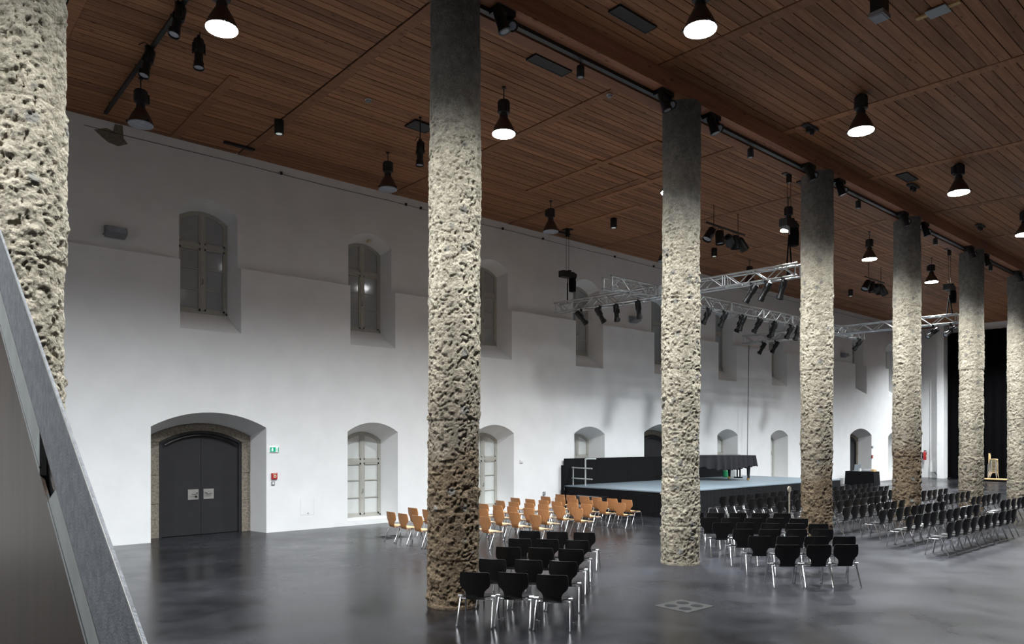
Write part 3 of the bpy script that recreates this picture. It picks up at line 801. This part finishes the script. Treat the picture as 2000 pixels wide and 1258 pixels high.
def add_chair(kind, px, py, ang, label, group, z=0.0, jit=1.0):
    """(px,py) is where the middle of the backrest top stands in plan, ang the facing direction"""
    ang += rng.uniform(-.05,.05)*jit
    bx = px + .262*math.cos(ang) + rng.uniform(-.015,.015)*jit; by = py + .262*math.sin(ang) + rng.uniform(-.015,.015)*jit
    t = thing('chair', label, 'chair', (bx,by,z), ang, group)
    link('backrest', B_ME[kind], t); link('seat', S_ME[kind], t)
    for k, me in legs_me.items(): link('leg', me, t)
    for s in (-1,1): link('side_rail', rail_me[s], t)
    for x in bar_me: link('cross_bar', bar_me[x], t)
    return t
# first black group, five rows of three, facing the stage
for r, row in enumerate((((6.524,8.342),(6.919,7.949),(7.24,7.45)),((7.474,9.051),(7.857,8.633),(8.179,8.161)),((8.568,9.907),(8.92,9.46),(9.21,8.98)),
                         ((9.442,10.629),(9.801,10.209),(10.125,9.716)),((10.437,11.394),(10.77,10.93),(11.106,10.458)))):
    for k, (x,y) in enumerate(row):
        add_chair('black', x, y, math.atan2(.6,.8), 'black chair beside the nearest full column, %s row from the camera, %s one' % (ORD[r+1], ('left','middle','right')[k]), 'first group of black chairs')
# second black group right of column three
G2 = (((12.591,6.744),(13.029,6.397),(13.436,6.086)),((13.32,7.76),(13.694,7.352),(14.117,6.982),(14.535,6.618)),((14.08,8.58),(14.47,8.201),(14.892,7.813),(15.352,7.472)),
      ((14.821,9.589),(15.25,9.2),(15.572,8.773),(15.957,8.392),(16.31,8.017)),((15.589,10.439),(15.934,10.058),(16.302,9.659),(16.709,9.303),(17.068,8.896)),
      ((16.35,11.4),(16.73,11.0),(17.18,10.63),(17.57,10.225),(17.938,9.799)))
for r, row in enumerate(G2):
    for k, (x,y) in enumerate(row):
        add_chair('black', x, y, math.atan2(.74,.67), 'black chair right of the third column, %s row from the camera, %s from left' % (ORD[r+1], ORD[k+1]), 'second group of black chairs')
# wooden chairs facing along the hall
WOOD = ((18.32,(18.46,17.92,17.30,16.71,16.0,15.38)),(17.24,(18.09,17.38,16.80,16.14,15.5,14.78)),(16.1,(18.32,17.6,16.95,16.35,15.69,15.1)),
        (14.97,(17.8,17.12,16.4,15.8,15.09,14.39)),(13.85,(17.2,16.57,15.93,15.23,14.62)),(12.79,(16.6,15.95,15.29,14.6,13.82)),
        (11.5,(17.51,16.8,16.15,15.5,14.9,14.27)),(10.4,(16.9,16.3,15.6,14.95)))
for r, (x, ys) in enumerate(WOOD):
    for k, y in enumerate(ys):
        add_chair('wood', x, y, 0.0, 'wooden chair with chrome legs, %s row from the stage, %s from the wall' % (ORD[r+1], ORD[k+1]), 'wooden chairs left of the stage')
# the big black block facing the stage, rows along the hall
BIG = ((6.17,[(19.06,24.15)],),(7.32,[(19.79,25.0),(27.38,29.8)]),(8.43,[(20.91,25.3),(28.23,30.9)]),(9.48,[(21.04,24.95),(28.36,31.7)]),
       (10.65,[(21.5,26.6),(29.0,32.3)]),(11.74,[(21.45,32.0)]),(12.88,[(21.7,32.5)]),(14.08,[(21.9,33.4)]))
for r, (y, segs) in enumerate(BIG):
    k = 0
    for (a, b_) in segs:
        n = int(round((b_-a)/.555))
        for i in range(n+1):
            x = a + i*.555
            if any((x-cx)**2 + (y+.25-COLY)**2 < .75**2 for cx in COLX): continue
            k += 1
            add_chair('black', x, y, PI/2, 'black chair in the big block, %s row from the camera, %s from left' % (ORD[r+1], ORD[min(k,23)]), 'big block of black chairs')

# ------------------------------------------------------------------ stage, screen wall, handrail, piano
SX0, SX1, SY0, SY1, SZ = 20.85, 33.9, 15.62, 20.72, .91
st = thing('stage', 'low black stage platform with grey floor against the white wall', 'stage', (SX0,SY0,0))
w_, d_ = SX1-SX0, SY1-SY0
MB().box((0,0,SZ-.04),(w_,d_,SZ)).build('stage_deck', M['stage'], st)
def wavy(L, n, f, amp=.004): return [(L*i/n, amp*math.sin(i*2.1)+amp*.6*math.sin(i*.83)) for i in range(n+1)]
fr = wavy(w_, 160, 1); MB().strip([(a,b) for a,b in fr], [(a,b+.01) for a,b in fr], lambda a,b:(a,b+.01,.005), lambda a,b:(a,b+.01,SZ-.042)).build('front_skirt', M['black_matt'], st)
fr = wavy(d_, 70, 1); MB().strip([(a,b) for a,b in fr], [(a,b+.01) for a,b in fr], lambda a,b:(b+.01,a,.005), lambda a,b:(b+.01,a,SZ-.042)).build('side_skirt', M['black_matt'], st)
MB().box((w_-.03,.03,0),(w_-.01,d_,SZ-.042)).build('side_skirt', M['black_matt'], st)
MB().box((.05,.05,0.0),(.11,.11,SZ-.042)).build('leg', M['alu'], st)
# steps at the left end
stp = thing('stage_steps', 'black wooden steps at the left end of the stage', 'steps', (20.05, 18.3, 0))
for k in range(2):
    MB().box((.4*k,0,0),(.4*k+.38,1.5,.30*(k+1)-.03)).build('riser_box', M['black'], stp)
    MB().box((.4*k-.02,-.01,.30*(k+1)-.03),(.4*k+.38,1.51,.30*(k+1))).build('tread', M['black'], stp)
    MB().box((.4*k-.028,.2,.30*(k+1)-.02),(.4*k-.02,1.3,.30*(k+1)-.006)).build('nosing', M['alu'], stp)
# black screen panels along the wall behind the stage
scr = thing('screen_wall', 'low black panel wall standing behind the stage', 'screen', (20.9,20.76,0))
xs = [0,1.9,3.9,5.9,7.9,9.9,11.4,12.85]
for a, b_ in zip(xs[:-1], xs[1:]):
    MB().box((a+.004,0,SZ if a > -1 else 0),(b_-.004,.04,1.985)).build('panel', M['black_matt'], scr)
MB().box((-.14,-.10,.0),(-.10,.06,1.72)).build('edge_drape', M['black_matt'], scr)
# stage handrail
rl = thing('stage_handrail', 'pale metal handrail at the left end of the stage', 'handrail', (21.2,19.9,SZ))
MB().tube([(0,0,0),(0,0,1.08)], .03, 8).build('post', M['galv_light'], rl)
MB().tube([(0.05,.72,0),(0.05,.72,.74)], .027, 8).build('post', M['galv_light'], rl)
MB().tube([(0,0,1.07),(.38,-.22,1.07)], .026, 8).build('top_bar', M['galv_light'], rl)
for z in (.28,.70): MB().tube([(.06,.80,z),(-.02,-.38,z)], .026, 8).build('rail', M['galv_light'], rl)
# grand piano under its cover
pa = math.atan2(.35,-.94)      # direction from keyboard to tail
pn = thing('grand_piano', 'grand piano under a draped black cover on the stage', 'piano', (29.95,18.5,SZ), pa)
def pout(o=0.0):
    # local: x from keyboard (0) to tail (2.55), y across; straight bass side and curved treble side
    pts = [(-.28-o,-.80-o),(-.28-o,.80+o),(.6,.80+o),(1.0,.72+o),(1.35,.52+o),(1.65,.30+o),(2.0,.18+o),(2.3,.10+o),(2.5,-.1+o*.7),(2.55+o,-.35),(2.5+o*.6,-.62-o*.5),(2.35,-.78-o),(1.6,-.80-o)]
    return pts
MB().prism(pout(), lambda x,y:(x,y,.64), lambda x,y:(x,y,.98)).build('case', M['black'], pn)
def cover():
    # draped cloth: top outline, then skirts with folds
    base = pout(.02); den = []
    for i in range(len(base)):
        a, b_ = Vector(base[i]), Vector(base[(i+1)%len(base)]); m = max(1, int((b_-a).length/.03))
        for k in range(m): den.append(a.lerp(b_, k/m))
    cx = sum((p for p in den), Vector((0,0)))/len(den)
    n = len(den); mb = MB(); vs = []; fs = []
    for lv in range(6):
        f = lv/5
        for i, p in enumerate(den):
            d = (p-cx).normalized(); s = i*.031
            fold = math.sin(s*21+math.sin(s*2.3)*2.5)*.5+.5
            out = f*(.02+.07*fold)
            drop = f*(.52+.09*math.sin(s*2.1+1)+.06*fold)
            q = p + d*out
            vs.append((q.x,q.y,1.135-.01*(lv>0)-drop))
    for lv in range(5):
        for i in range(n):
            j = (i+1)%n; fs.append((lv*n+i, lv*n+j, (lv+1)*n+j, (lv+1)*n+i))
    fs.append(tuple(range(n)))
    return mb.add(vs, fs)
M['cover'] = mat('piano_cover_cloth', (.014,.013,.017), .42, var=.2, vscale=8)
cv = cover().build('cover', M['cover'], pn, True)
for (x,y) in ((-.0,-.68),(-.0,.68),(2.1,-.45)):
    MB().lathe([(.05,.10),(.055,.2),(.085,.58),(.09,.66)], 12, (x,y,0)).build('leg', M['black'], pn, True)
    MB().lathe([(.055,-.03),(.06,.0),(.055,.03)], 14, (x+.03,y,.06), 'y').box((x-.03,y-.045,.05),(x+.05,y+.045,.12)).build('caster', M['brass'], pn)
MB().box((-.02,-.12,.12),(.04,-.08,.66)).box((-.02,.08,.12),(.04,.12,.66)).box((-.06,-.20,.08),(.12,.20,.14)).build('pedal_lyre', M['black'], pn)
tag(MB().lathe([(.10,0),(.13,.02),(.14,.30),(.12,.33)], 16, (31.6,20.25,SZ)).build('green_bin', mat('green_plastic',(.02,.20,.08),.4,var=.1)), 'small green bin on the stage under the piano', 'bin')
tag(MB().box((32.1,20.0,SZ),(32.6,20.35,SZ+.30)).box((32.15,20.05,SZ+.30),(32.5,20.3,SZ+.34)).build('white_box', M['white']), 'white carton on the stage under the piano', 'box')
# music stand post among the chairs
ms = thing('sign_post', 'thin upright post with round head among the black chairs before the stage', 'post', (18.6,9.96,0))
MB().lathe([(.16,0),(.15,.02),(.03,.03),(.018,.05)], 16).build('base', M['black'], ms)
MB().tube([(0,0,.04),(0,0,1.32)], .02, 8).build('pole', M['stone'], ms)
MB().lathe([(.03,-.02),(.085,-.015),(.085,.015),(.03,.02)], 16, (0,0,1.39), 'y').build('head', M['stone'], ms)

# ------------------------------------------------------------------ technician's table
tb = thing('technician_table', 'table draped in black cloth beside the far door', 'table', (45.0,18.75,0))
MB().box((0,0,.80),(.8,1.7,.84)).build('tabletop', M['black'], tb)
def drape(w, d, h, n=46):
    pts = []
    for i in range(n):
        t = i/n*4; s = t-int(t); k = int(t)
        p = [(s*w,0),(w,s*d),(w-s*w,d),(0,d-s*d)][k]; pts.append(p)
    vs = []; fs = []
    for lv in range(5):
        f = lv/4
        for i,(x,y) in enumerate(pts):
            o = .008+f*.04*(.5+.5*math.sin(i*1.9))
            vs.append((x+(o if x > w/2 else -o), y+(o if y > d/2 else -o), h*(1-f)+.01*f))
    m = len(pts)
    for lv in range(4):
        for i in range(m): j=(i+1)%m; fs.append((lv*m+i,lv*m+j,(lv+1)*m+j,(lv+1)*m+i))
    fs.append(tuple(range(m)))
    return MB().add(vs, fs)
drape(.8,1.7,.848).build('tablecloth', M['black_matt'], tb, True)
lt = thing('laptop', 'open grey laptop at the left of the black-draped table', 'laptop', (45.25,19.9,.85), PI)
MB().box((-.14,-.19,0),(.12,.19,.02)).build('keyboard_base', M['laptop'], lt)
MB().add([(-.14,-.19,.02),(-.14,.19,.02),(-.24,.19,.40),(-.24,-.19,.40),(-.155,-.19,.02),(-.155,.19,.02),(-.255,.19,.40),(-.255,-.19,.40)],[(0,1,2,3),(7,6,5,4),(0,3,7,4),(1,5,6,2),(3,2,6,7),(0,4,5,1)]).build('screen', M['laptop'], lt)
mx_ = thing('mixing_console', 'small dark mixing console on the black-draped table', 'mixer', (45.3,19.2,.85))
MB().prism([(-.2,0),(.2,0),(.2,.14),(-.2,.05)], lambda x,z:(x,-.28,z), lambda x,z:(x,.28,z)).build('body', M['grey'], mx_)
for k in range(5): MB().lathe([(.015,0),(.012,.03)], 8, (.05,-.2+k*.1,.10)).build('knob', M['white'], mx_)
tag(MB().box((45.15,18.8,.85),(45.55,19.05,.93)).box((45.2,18.84,.93),(45.5,19.0,.97)).build('wooden_case', M['plywood']), 'light wooden case on the right end of the black-draped table', 'case')
tag(MB().box((45.05,19.55,.85),(45.15,19.65,1.0)).box((45.06,19.56,1.0),(45.14,19.64,1.02)).build('white_carton', M['white']), 'small white carton on the black-draped table', 'box')

# ------------------------------------------------------------------ stack of chairs on a dolly before the curtain
dl = thing('chair_dolly', 'pale wooden transport dolly by the black curtain', 'dolly', (55.9,14.7,0))
MB().box((0,0,.12),(1.0,1.9,.17)).build('deck', M['plywood'], dl)
for (x,y) in ((.1,.15),(.9,.15),(.1,1.75),(.9,1.75)): MB().lathe([(.05,-.02),(.05,.02)],12,(x,y,.055),'y').box((x-.03,y-.03,.09),(x+.03,y+.03,.12)).build('caster', M['black'], dl)
for k in range(11):
    add_chair('pale', 56.6, 16.05, -PI*.48, 'wooden chair in the stack by the black curtain, %s from the bottom' % ORD[k+1], 'stacked wooden chairs', z=.17+.088*k, jit=.2)

# ------------------------------------------------------------------ curtain on the end wall
def curtain(y0, y1, z1, x, n):
    fr_ = [(y0+(y1-y0)*i/n, .07*math.sin(i*1.05)+.04*math.sin(i*.37+1)) for i in range(n+1)]
    return MB().strip([(a,b) for a,b in fr_], [(a,b+.02) for a,b in fr_], lambda a,b:(x+b,a,.02), lambda a,b:(x+b,a,z1))
tag(curtain(4.0,19.15,10.43,XE-.25,170).build('black_curtain', M['curtain'], None, True), 'tall black curtain closing the far end of the hall', 'curtain')

# ------------------------------------------------------------------ wall fittings
def box_on_wall(name, x, z, w, h, d, m, label, cat, y=WY):
    t = thing(name, label, cat, (x, y, z)); MB().box((-w/2,-d,-h/2),(w/2,0,h/2)).build('body', m, t); return t
ex = box_on_wall('exit_sign', 8.90, 2.44, .27, .15, .04, M['sign_white'], 'green and white emergency exit sign beside the big door', 'sign')
MB().box((-.13,-.044,-.068),(.035,-.04,.068)).build('green_panel', M['green'], ex)
MB().box((.105,-.044,-.068),(.13,-.04,.068)).build('green_panel', M['green'], ex)
MB().prism([(-.065,-.055),(-.02,-.005),(-.045,-.005),(-.045,.052),(-.085,.052),(-.085,-.005),(-.11,-.005)], lambda x,z:(x,-.048,z), lambda x,z:(x,-.044,z)).build('arrow', M['sign_white'], ex)
MB().prism([(.05,-.06),(.09,-.06),(.09,.055),(.05,.055)], lambda x,z:(x,-.048,z), lambda x,z:(x,-.0405,z)).build('door_symbol', M['sign_white'], ex)
MB().box((.064,-.05,-.045),(.076,-.048,.02)).box((.058,-.05,-.02),(.084,-.048,-.008)).cbox((.071,-.049,.033),(.014,.002,.014)).build('running_figure', M['green'], ex)
al = box_on_wall('fire_alarm', 8.90, 1.66, .17, .18, .05, M['red'], 'red fire alarm box below the exit sign', 'fire alarm')
MB().box((-.03,-.054,-.05),(.05,-.05,.03)).build('call_panel', M['cream'], al)
MB().lathe([(.014,-.054),(.014,-.062)],10,(.01,0,-.01),'y').build('button', M['black'], al)
MB().box((-.06,-.053,.055),(.06,-.05,.072)).build('caption_strip', M['cream'], al)
sw = box_on_wall('wall_switch', 8.87, 1.45, .10, .11, .03, M['grey'], 'small grey switch below the red alarm box', 'switch')
MB().box((-.03,-.036,-.03),(.03,-.03,.03)).build('rocker', M['white'], sw)
ap = box_on_wall('access_panel', 9.95, .70, .42, .50, .006, M['wall'], 'flush white access panel low on the wall between door and window', 'panel')
MB().box((.0,-.012,-.21),(.04,-.006,-.195)).build('lock', M['black'], ap)
MB().strip([(-.22,-.26),(-.22,.26),(.22,.26),(.22,-.26)],[(-.212,-.252),(-.212,.252),(.212,.252),(.212,-.252)],lambda x,z:(x,-.009,z),lambda x,z:(x,0,z)).build('rim', M['white'], ap)
s2 = box_on_wall('wall_switch', 18.68, 1.92, .16, .13, .04, M['white'], 'white double switch on the wall left of the stage', 'switch')
MB().box((-.05,-.048,-.04),(.05,-.04,.04)).build('rocker', M['white'], s2)
s3 = box_on_wall('wall_socket', 19.87, .63, .12, .14, .05, M['grey'], 'small grey socket low on the wall left of the stage', 'socket')
MB().lathe([(.035,-.05),(.03,-.058)],12,(0,0,0),'y').build('lid', M['laptop'], s3)
a2 = box_on_wall('fire_alarm', 49.86, 1.65, .17, .18, .05, M['red'], 'small red alarm box beside the far door', 'fire alarm'); MB().box((-.03,-.054,-.05),(.05,-.05,.03)).build('call_panel', M['cream'], a2)
s4 = box_on_wall('wall_switch', 49.9, 2.3, .22, .10, .06, M['grey'], 'small pale box on the wall above the far red alarm', 'switch'); MB().box((-.08,-.066,-.03),(.08,-.06,.03)).build('cover', M['white'], s4)
# floodlights on the upper wall
for k, x in enumerate((4.70, 25.5, 46.0)):
    t = thing('wall_floodlight', ['box-shaped floodlight high on the wall left of the first upper window','box-shaped floodlight high on the wall behind the cross truss','box-shaped floodlight high on the wall behind the fourth column'][k], 'floodlight', (x,WYU,8.09))
    MB().prism([(-.02,.15),(-.30,.10),(-.34,-.06),(-.05,-.15)], lambda y,z:(-.24,y,z), lambda y,z:(.24,y,z)).build('housing', M['grey'], t)
    MB().prism([(-.30,.09),(-.308,.09),(-.348,-.055),(-.34,-.055)], lambda y,z:(-.21,y,z), lambda y,z:(.21,y,z)).build('glass', M['lens_off'], t)
    MB().tube([(-.26,-.02,-.1),(-.26,-.22,-.05),(-.26,-.22,.05)], .012, 6).tube([(.26,-.02,-.1),(.26,-.22,-.05),(.26,-.22,.05)], .012, 6).build('bracket', M['grey'], t)
# small camera at the crown of the second upper window
cm = thing('wall_camera', 'small pale camera mounted at the top of the second upper window', 'camera', (12.36,21.45,9.30))
MB().box((-.05,-.02,.02),(.05,.1,.10)).build('bracket', M['cream'], cm)
MB().lathe([(.04,-.16),(.05,-.14),(.05,.08),(.03,.1)],10,(0,-.05,0),'y').build('body', M['cream'], cm)
# cable along the top of the wall and bare plaster patch
wc = thing('wall_cable', 'thin dark cable running along the top of the wall under the ceiling', 'cable', (0,0,0))
MB().tube([(4.0+i*1.1, WYU-.015, ZL-.26-.012*math.sin(i*1.3)) for i in range(48)], .007, 5).build('cable', M['cable'], wc)
for x in (9.2,13.6,14.2,17.9,20.0,24.3,27.0): MB().cbox((x,WYU-.03,ZL-.24),(.06,.06,.08)).build('cable_clip', M['black'], wc)
tag(MB().prism([(-.38,.02),(-.1,.14),(.06,.10),(.10,.30),(.28,.30),(.30,-.02),(.40,-.14),(.18,-.26),(-.05,-.22),(-.2,-.12)], lambda x,z:(4.62+x,WYU-.012,10.62+z), lambda x,z:(4.62+x,WYU,10.62+z)).build('plaster_patch', M['plaster_patch']), 'dark bare plaster patch at the top left of the wall', 'patch')
# fire extinguisher and heater by the far corner
fe = thing('fire_extinguisher', 'red fire extinguisher hanging on the far wall beside the fifth column', 'fire extinguisher', (58.22,20.62,1.30))
MB().lathe([(.10,0),(.11,.03),(.11,.52),(.06,.60),(.03,.64)], 14).build('cylinder', M['red'], fe, True)
MB().box((-.03,-.08,.64),(.03,.05,.70)).tube([(0,-.05,.68),(.12,-.08,.6),(.13,-.08,.2)], .014, 6).build('valve_and_hose', M['black'], fe)
MB().box((-.06,-.118,.22),(.06,-.108,.38)).build('label_plate', M['cream'], fe)
MB().box((-.05,.08,.1),(.05,.17,.55)).build('bracket', M['black'], fe)
ht = thing('wall_heater', 'white panel heater low on the far wall beside the curtain', 'heater', (XE-.12,19.95,0))
MB().box((-.14,-.35,.42),(0,.35,1.18)).build('body', M['white'], ht)
MB().tube([(-.07,.1,.42),(-.1,-.1,.2),(-.12,-.6,.02),(-.15,-1.0,.02)], .02, 6).build('cord', M['cable'], ht)
# floor boxes
for k, (x,y,a) in enumerate(((9.98,7.17,0.0),(10.95,17.7,0.0))):
    t = thing('floor_socket_plate', ['square floor plate with four round covers in the open foreground','square floor plate with round covers near the first wooden chairs'][k], 'floor plate', (x,y,0), a)
    MB().box((-.36,-.33,0),(.36,.33,.004)).build('plate', mat('floor_plate_metal_%d'%k,(.018,.017,.016),.5,.2,var=.1), t)
    for sx in (-.16,.16):
        for sy in (-.14,.14):
            c = MB().lathe([(.105,.004),(.10,.007),(.05,.006),(.045,.010),(.02,.010)], 20, (sx,sy,0)).build('round_cover', M['black_matt'], t)

# ------------------------------------------------------------------ ceiling fittings
def vent(x0, x1, y0, y1, z, label):
    t = thing('ceiling_vent', label, 'vent', ((x0+x1)/2,(y0+y1)/2,z)); w, d = (x1-x0)/2, (y1-y0)/2
    MB().strip([(-w,-d),(w,-d),(w,d),(-w,d),(-w,-d)],[(-w+.02,-d+.02),(w-.02,-d+.02),(w-.02,d-.02),(-w+.02,d-.02),(-w+.02,-d+.02)],lambda x,y:(x,y,-.045),lambda x,y:(x,y,.0)).build('frame', M['black'], t)
    MB().box((-w+.02,-d+.02,-.036),(w-.02,d-.02,-.0)).build('grille', M['vent'], t)
    return t
vent(10.6,11.7,11.38,11.70,ZL-.01,'dark rectangular ceiling vent right of the nearest column, left of the beam')
vent(9.95,11.0,8.5,8.78,zr(8.6),'dark rectangular ceiling vent at the top, right of the beam')
vent(22.35,23.2,8.39,8.70,zr(8.6),'dark rectangular ceiling vent above the fifth column')
vent(22.1,22.9,11.2,11.6,ZL-.01,'dark rectangular ceiling vent behind the fourth column')
vent(10.45,11.1,15.75,16.25,ZL-.01,'dark square plate on the ceiling left of the nearest full column')
for k, (x0,x1,y) in enumerate(((7.25,8.1,20.35),(19.6,20.9,20.45))):
    vent(x0,x1,y-.05,y+.05,ZL-.03,['short black mounting strip on the ceiling above the first upper window','short black mounting strip on the ceiling over the left chain hoist'][k])
# emergency spot boxes beside the beam
for k,(x,y) in enumerate(((17.35,8.75),(23.7,8.72),(29.9,8.75))):
    t = thing('twin_spot', 'small twin emergency spotlight beside the beam, %s from the camera' % ORD[k+1], 'emergency light', (x,y,zr(y)-.03)) 
    MB().box((-.28,-.09,-.03),(.28,.09,.01)).build('plate', M['vent'], t)
    for s in (-1,1): MB().lathe([(.05,-.12),(.06,-.02),(.03,0)],10,(.1*s,0,-.03)).build('head', M['lamp_body'], t)
# cylinder downlights
for k,(x,y) in enumerate(((7.87,18.15),(20.7,18.0),(27.15,17.95),(33.6,18.0),(40.2,17.98))):
    t = thing('cylinder_downlight', 'small black cylinder downlight on the ceiling, %s along the wall' % ORD[k+1], 'downlight', (x,y,ZL-.01), 0, 'cylinder downlights')
    MB().lathe([(.115,-.34),(.12,-.33),(.12,.0)], 18).build('body', M['black'], t, True)
    MB().lathe([(.10,-.335),(.03,-.352)], 18).build('lens', M['sign_white'], t)
# small pendants below the beam and spot clusters at the column heads
tr = thing('beam_track', 'black conduit track along the underside of the beam', 'track', (0,9.72,BEAM_Z))
for a, b_ in zip(COLX[:-1], COLX[1:]): MB().box((a+.45,-.05,-.07),(b_-.45,.05,-.0)).build('track_length', M['black'], tr)
for k, x in enumerate((4.3,10.28,16.36,22.38,28.6,34.68)):
    t = thing('small_pendant_spot', 'small black pendant spotlight under the beam, midway in bay %s' % ORD[k+1], 'spotlight', (x,9.78,BEAM_Z), 0, 'pendant spots of the beam')
    MB().tube([(0,0,-.07),(0,0,-.14)], .012, 6).build('stem', M['black'], t)
    MB().lathe([(.05,-.14),(.075,-.16),(.078,-.36),(.07,-.37)], 14).build('body', M['black'], t, True)
    MB().lathe([(.06,-.368),(.03,-.376)], 14).build('lens', M['lens_off'], t)
sp2 = sp
for i, x in enumerate(COLX):
    for s, nm in ((-1,'left'),(1,'right')):
        if i == 0 and s < 0: continue
        t = thing('column_spot_cluster', 'black spotlight cluster under the beam on the %s of the %s column' % (nm, ORD[i+1]), 'spotlight', (x+s*.88,9.52,BEAM_Z), 0, 'spot clusters at the column heads')
        MB().box((-.20,-.08,-.10),(.20,.16,0)).build('mounting_box', M['black'], t)
        b1 = MB().lathe([(.07,-.20),(.095,-.17),(.10,.13),(.115,.20)], 14, axis='x').box((-.05,-.13,-.02),(.05,.13,.02)).build('head', M['black'], t, True, loc=(-.13,-.08,-.28), rot=(0,math.radians(72),math.radians(-40)))
        MB().lathe([(.09,.195),(.06,.205)], 14, axis='x').build('lens', M['lens_off'], b1)
        b2 = MB().lathe([(.07,-.16),(.085,-.13),(.09,.10),(.10,.16)], 14, axis='x').box((-.05,-.12,-.02),(.05,.12,.02)).build('head', M['black'], t, True, loc=(.16,.0,-.20), rot=(0,math.radians(38),math.radians(-120)))
        MB().lathe([(.08,.155),(.05,.165)], 14, axis='x').build('lens', M['lens_off'], b2)
        MB().tube([(-.13,-.08,-.28),(-.13,-.02,-.05)], .02, 6).tube([(.16,.0,-.20),(.16,.0,-.05)], .02, 6).build('stem', M['black'], t)
# black track with small spots across the upper left
tk = thing('ceiling_track', 'black lighting track on the ceiling at the top left', 'track', (4.33,0,ZL))
MB().box((-.04,11.0,-.16),(.04,20.28,-.10)).build('bar', M['black'], tk)
for y in (12.5,15.0,17.5,19.9): MB().tube([(0,y,-.1),(0,y,0)], .014, 6).build('hanger', M['black'], tk)
for k,(x,y) in enumerate(((4.25,14.3),(4.25,16.3))):
    add_spot(x, y, ZL-.16, 200, 75, ['black spotlight on the ceiling track, upper one','black spotlight on the ceiling track, lower one'][k], 'spotlights on the ceiling track')
add_spot(4.95, 15.3, ZL-.12, 250, 84, 'black spotlight hanging left below the lit top left lamp', 'single ceiling spotlights')
add_spot(10.5, 15.6, ZL-.62, 200, 86, 'black spotlight hanging on a rod just left of the nearest full column', 'single ceiling spotlights')
tag(MB().tube([(10.5,15.6,ZL-.6),(10.5,15.6,ZL)], .014, 6).lathe([(.04,ZL-.03),(.04,ZL)],10,(10.5,15.6,0)).build('suspension_rod', M['black']), 'thin black rod carrying the spotlight left of the nearest column', 'rod')
# big floodlight at the top right and sign on the boards
t = thing('hanging_floodlight', 'black box floodlight hanging at the top right edge', 'floodlight', (12.7,5.2,9.78))
MB().box((-.13,-.10,.06),(.13,.10,.62)).build('body', M['black'], t)
MB().box((-.15,-.12,0),(.15,.12,.07)).build('lens_hood', M['grey'], t)
MB().box((-.12,-.09,-.006),(.12,.09,0)).build('lens', M['lens_off'], t)
t = thing('ceiling_sign', 'small grey plate on a lath fixed to the ceiling at the top right', 'plate', (14.25,4.83,zr(4.83)-.03))
MB().box((-.05,-.36,-.0),(.05,.36,.03)).build('lath', M['plywood'], t)
MB().box((-.16,-.17,-.012),(.16,.17,-.0)).build('plate', M['laptop'], t)
# hanging bars with hooded floods between the trusses
def hooded_bar(x, y, L, zb, label):
    t = thing('hanging_light_bar', label, 'light bar', (x,y,zb))
    MB().tube([(-L/2,0,0),(L/2,0,0)], .03, 8).build('bar', M['black'], t)
    for xx in (-L*.32, L*.32): MB().tube([(xx,0,0),(xx,0,ZL-zb)], .012, 6).build('hanger', M['black'], t)
    for k, (xx, tx, ty) in enumerate(((-.42,-30,10),(-.17,0,-5),(.08,70,20),(.24,5,0),(.42,38,-10))):
        b = MB().lathe([(.06,.24),(.13,.20),(.15,.05),(.165,-.26)], 14, cap=False).lathe([(.14,.0),(.14,-.02)],14).build('hooded_flood', M['black'], t, True, loc=(xx*L,0,-.36), rot=(math.radians(ty),math.radians(-tx),0))
        MB().tube([(0,-.16,.0),(0,-.16,.2),(0,0,.34),(0,.16,.2),(0,.16,.0)], .012, 6).build('yoke', M['black'], b)
        MB().lathe([(.15,-.2),(.14,-.21)], 14).build('lens', M['lens_off'], b)
    return t
hooded_bar(22.9,14.65,2.4,10.25,'black bar of hooded floodlights between the third and fourth columns')
hooded_bar(35.4,14.7,2.1,10.25,'black bar of hooded floodlights between the fourth and fifth columns')
# smoke detectors / sockets
for k,(x,y) in enumerate(((5.0,20.4),(9.0,15.6),(13.2,11.6))):
    t = thing('ceiling_detector', ['small detector on the ceiling beside the plaster patch','small white detector on the second batten','small detector on the ceiling near the third column'][k], 'detector', (x,y,ZL-.02))
    MB().lathe([(.03,-.07),(.06,-.05),(.07,-.01)], 12).build('head', M['grey'], t, True)
    MB().lathe([(.08,-.015),(.08,0)], 12).build('base', M['white'], t)

for ch in list(sp.children):
    for g in list(ch.children): bpy.data.objects.remove(g)
    bpy.data.objects.remove(ch)
bpy.data.objects.remove(sp)
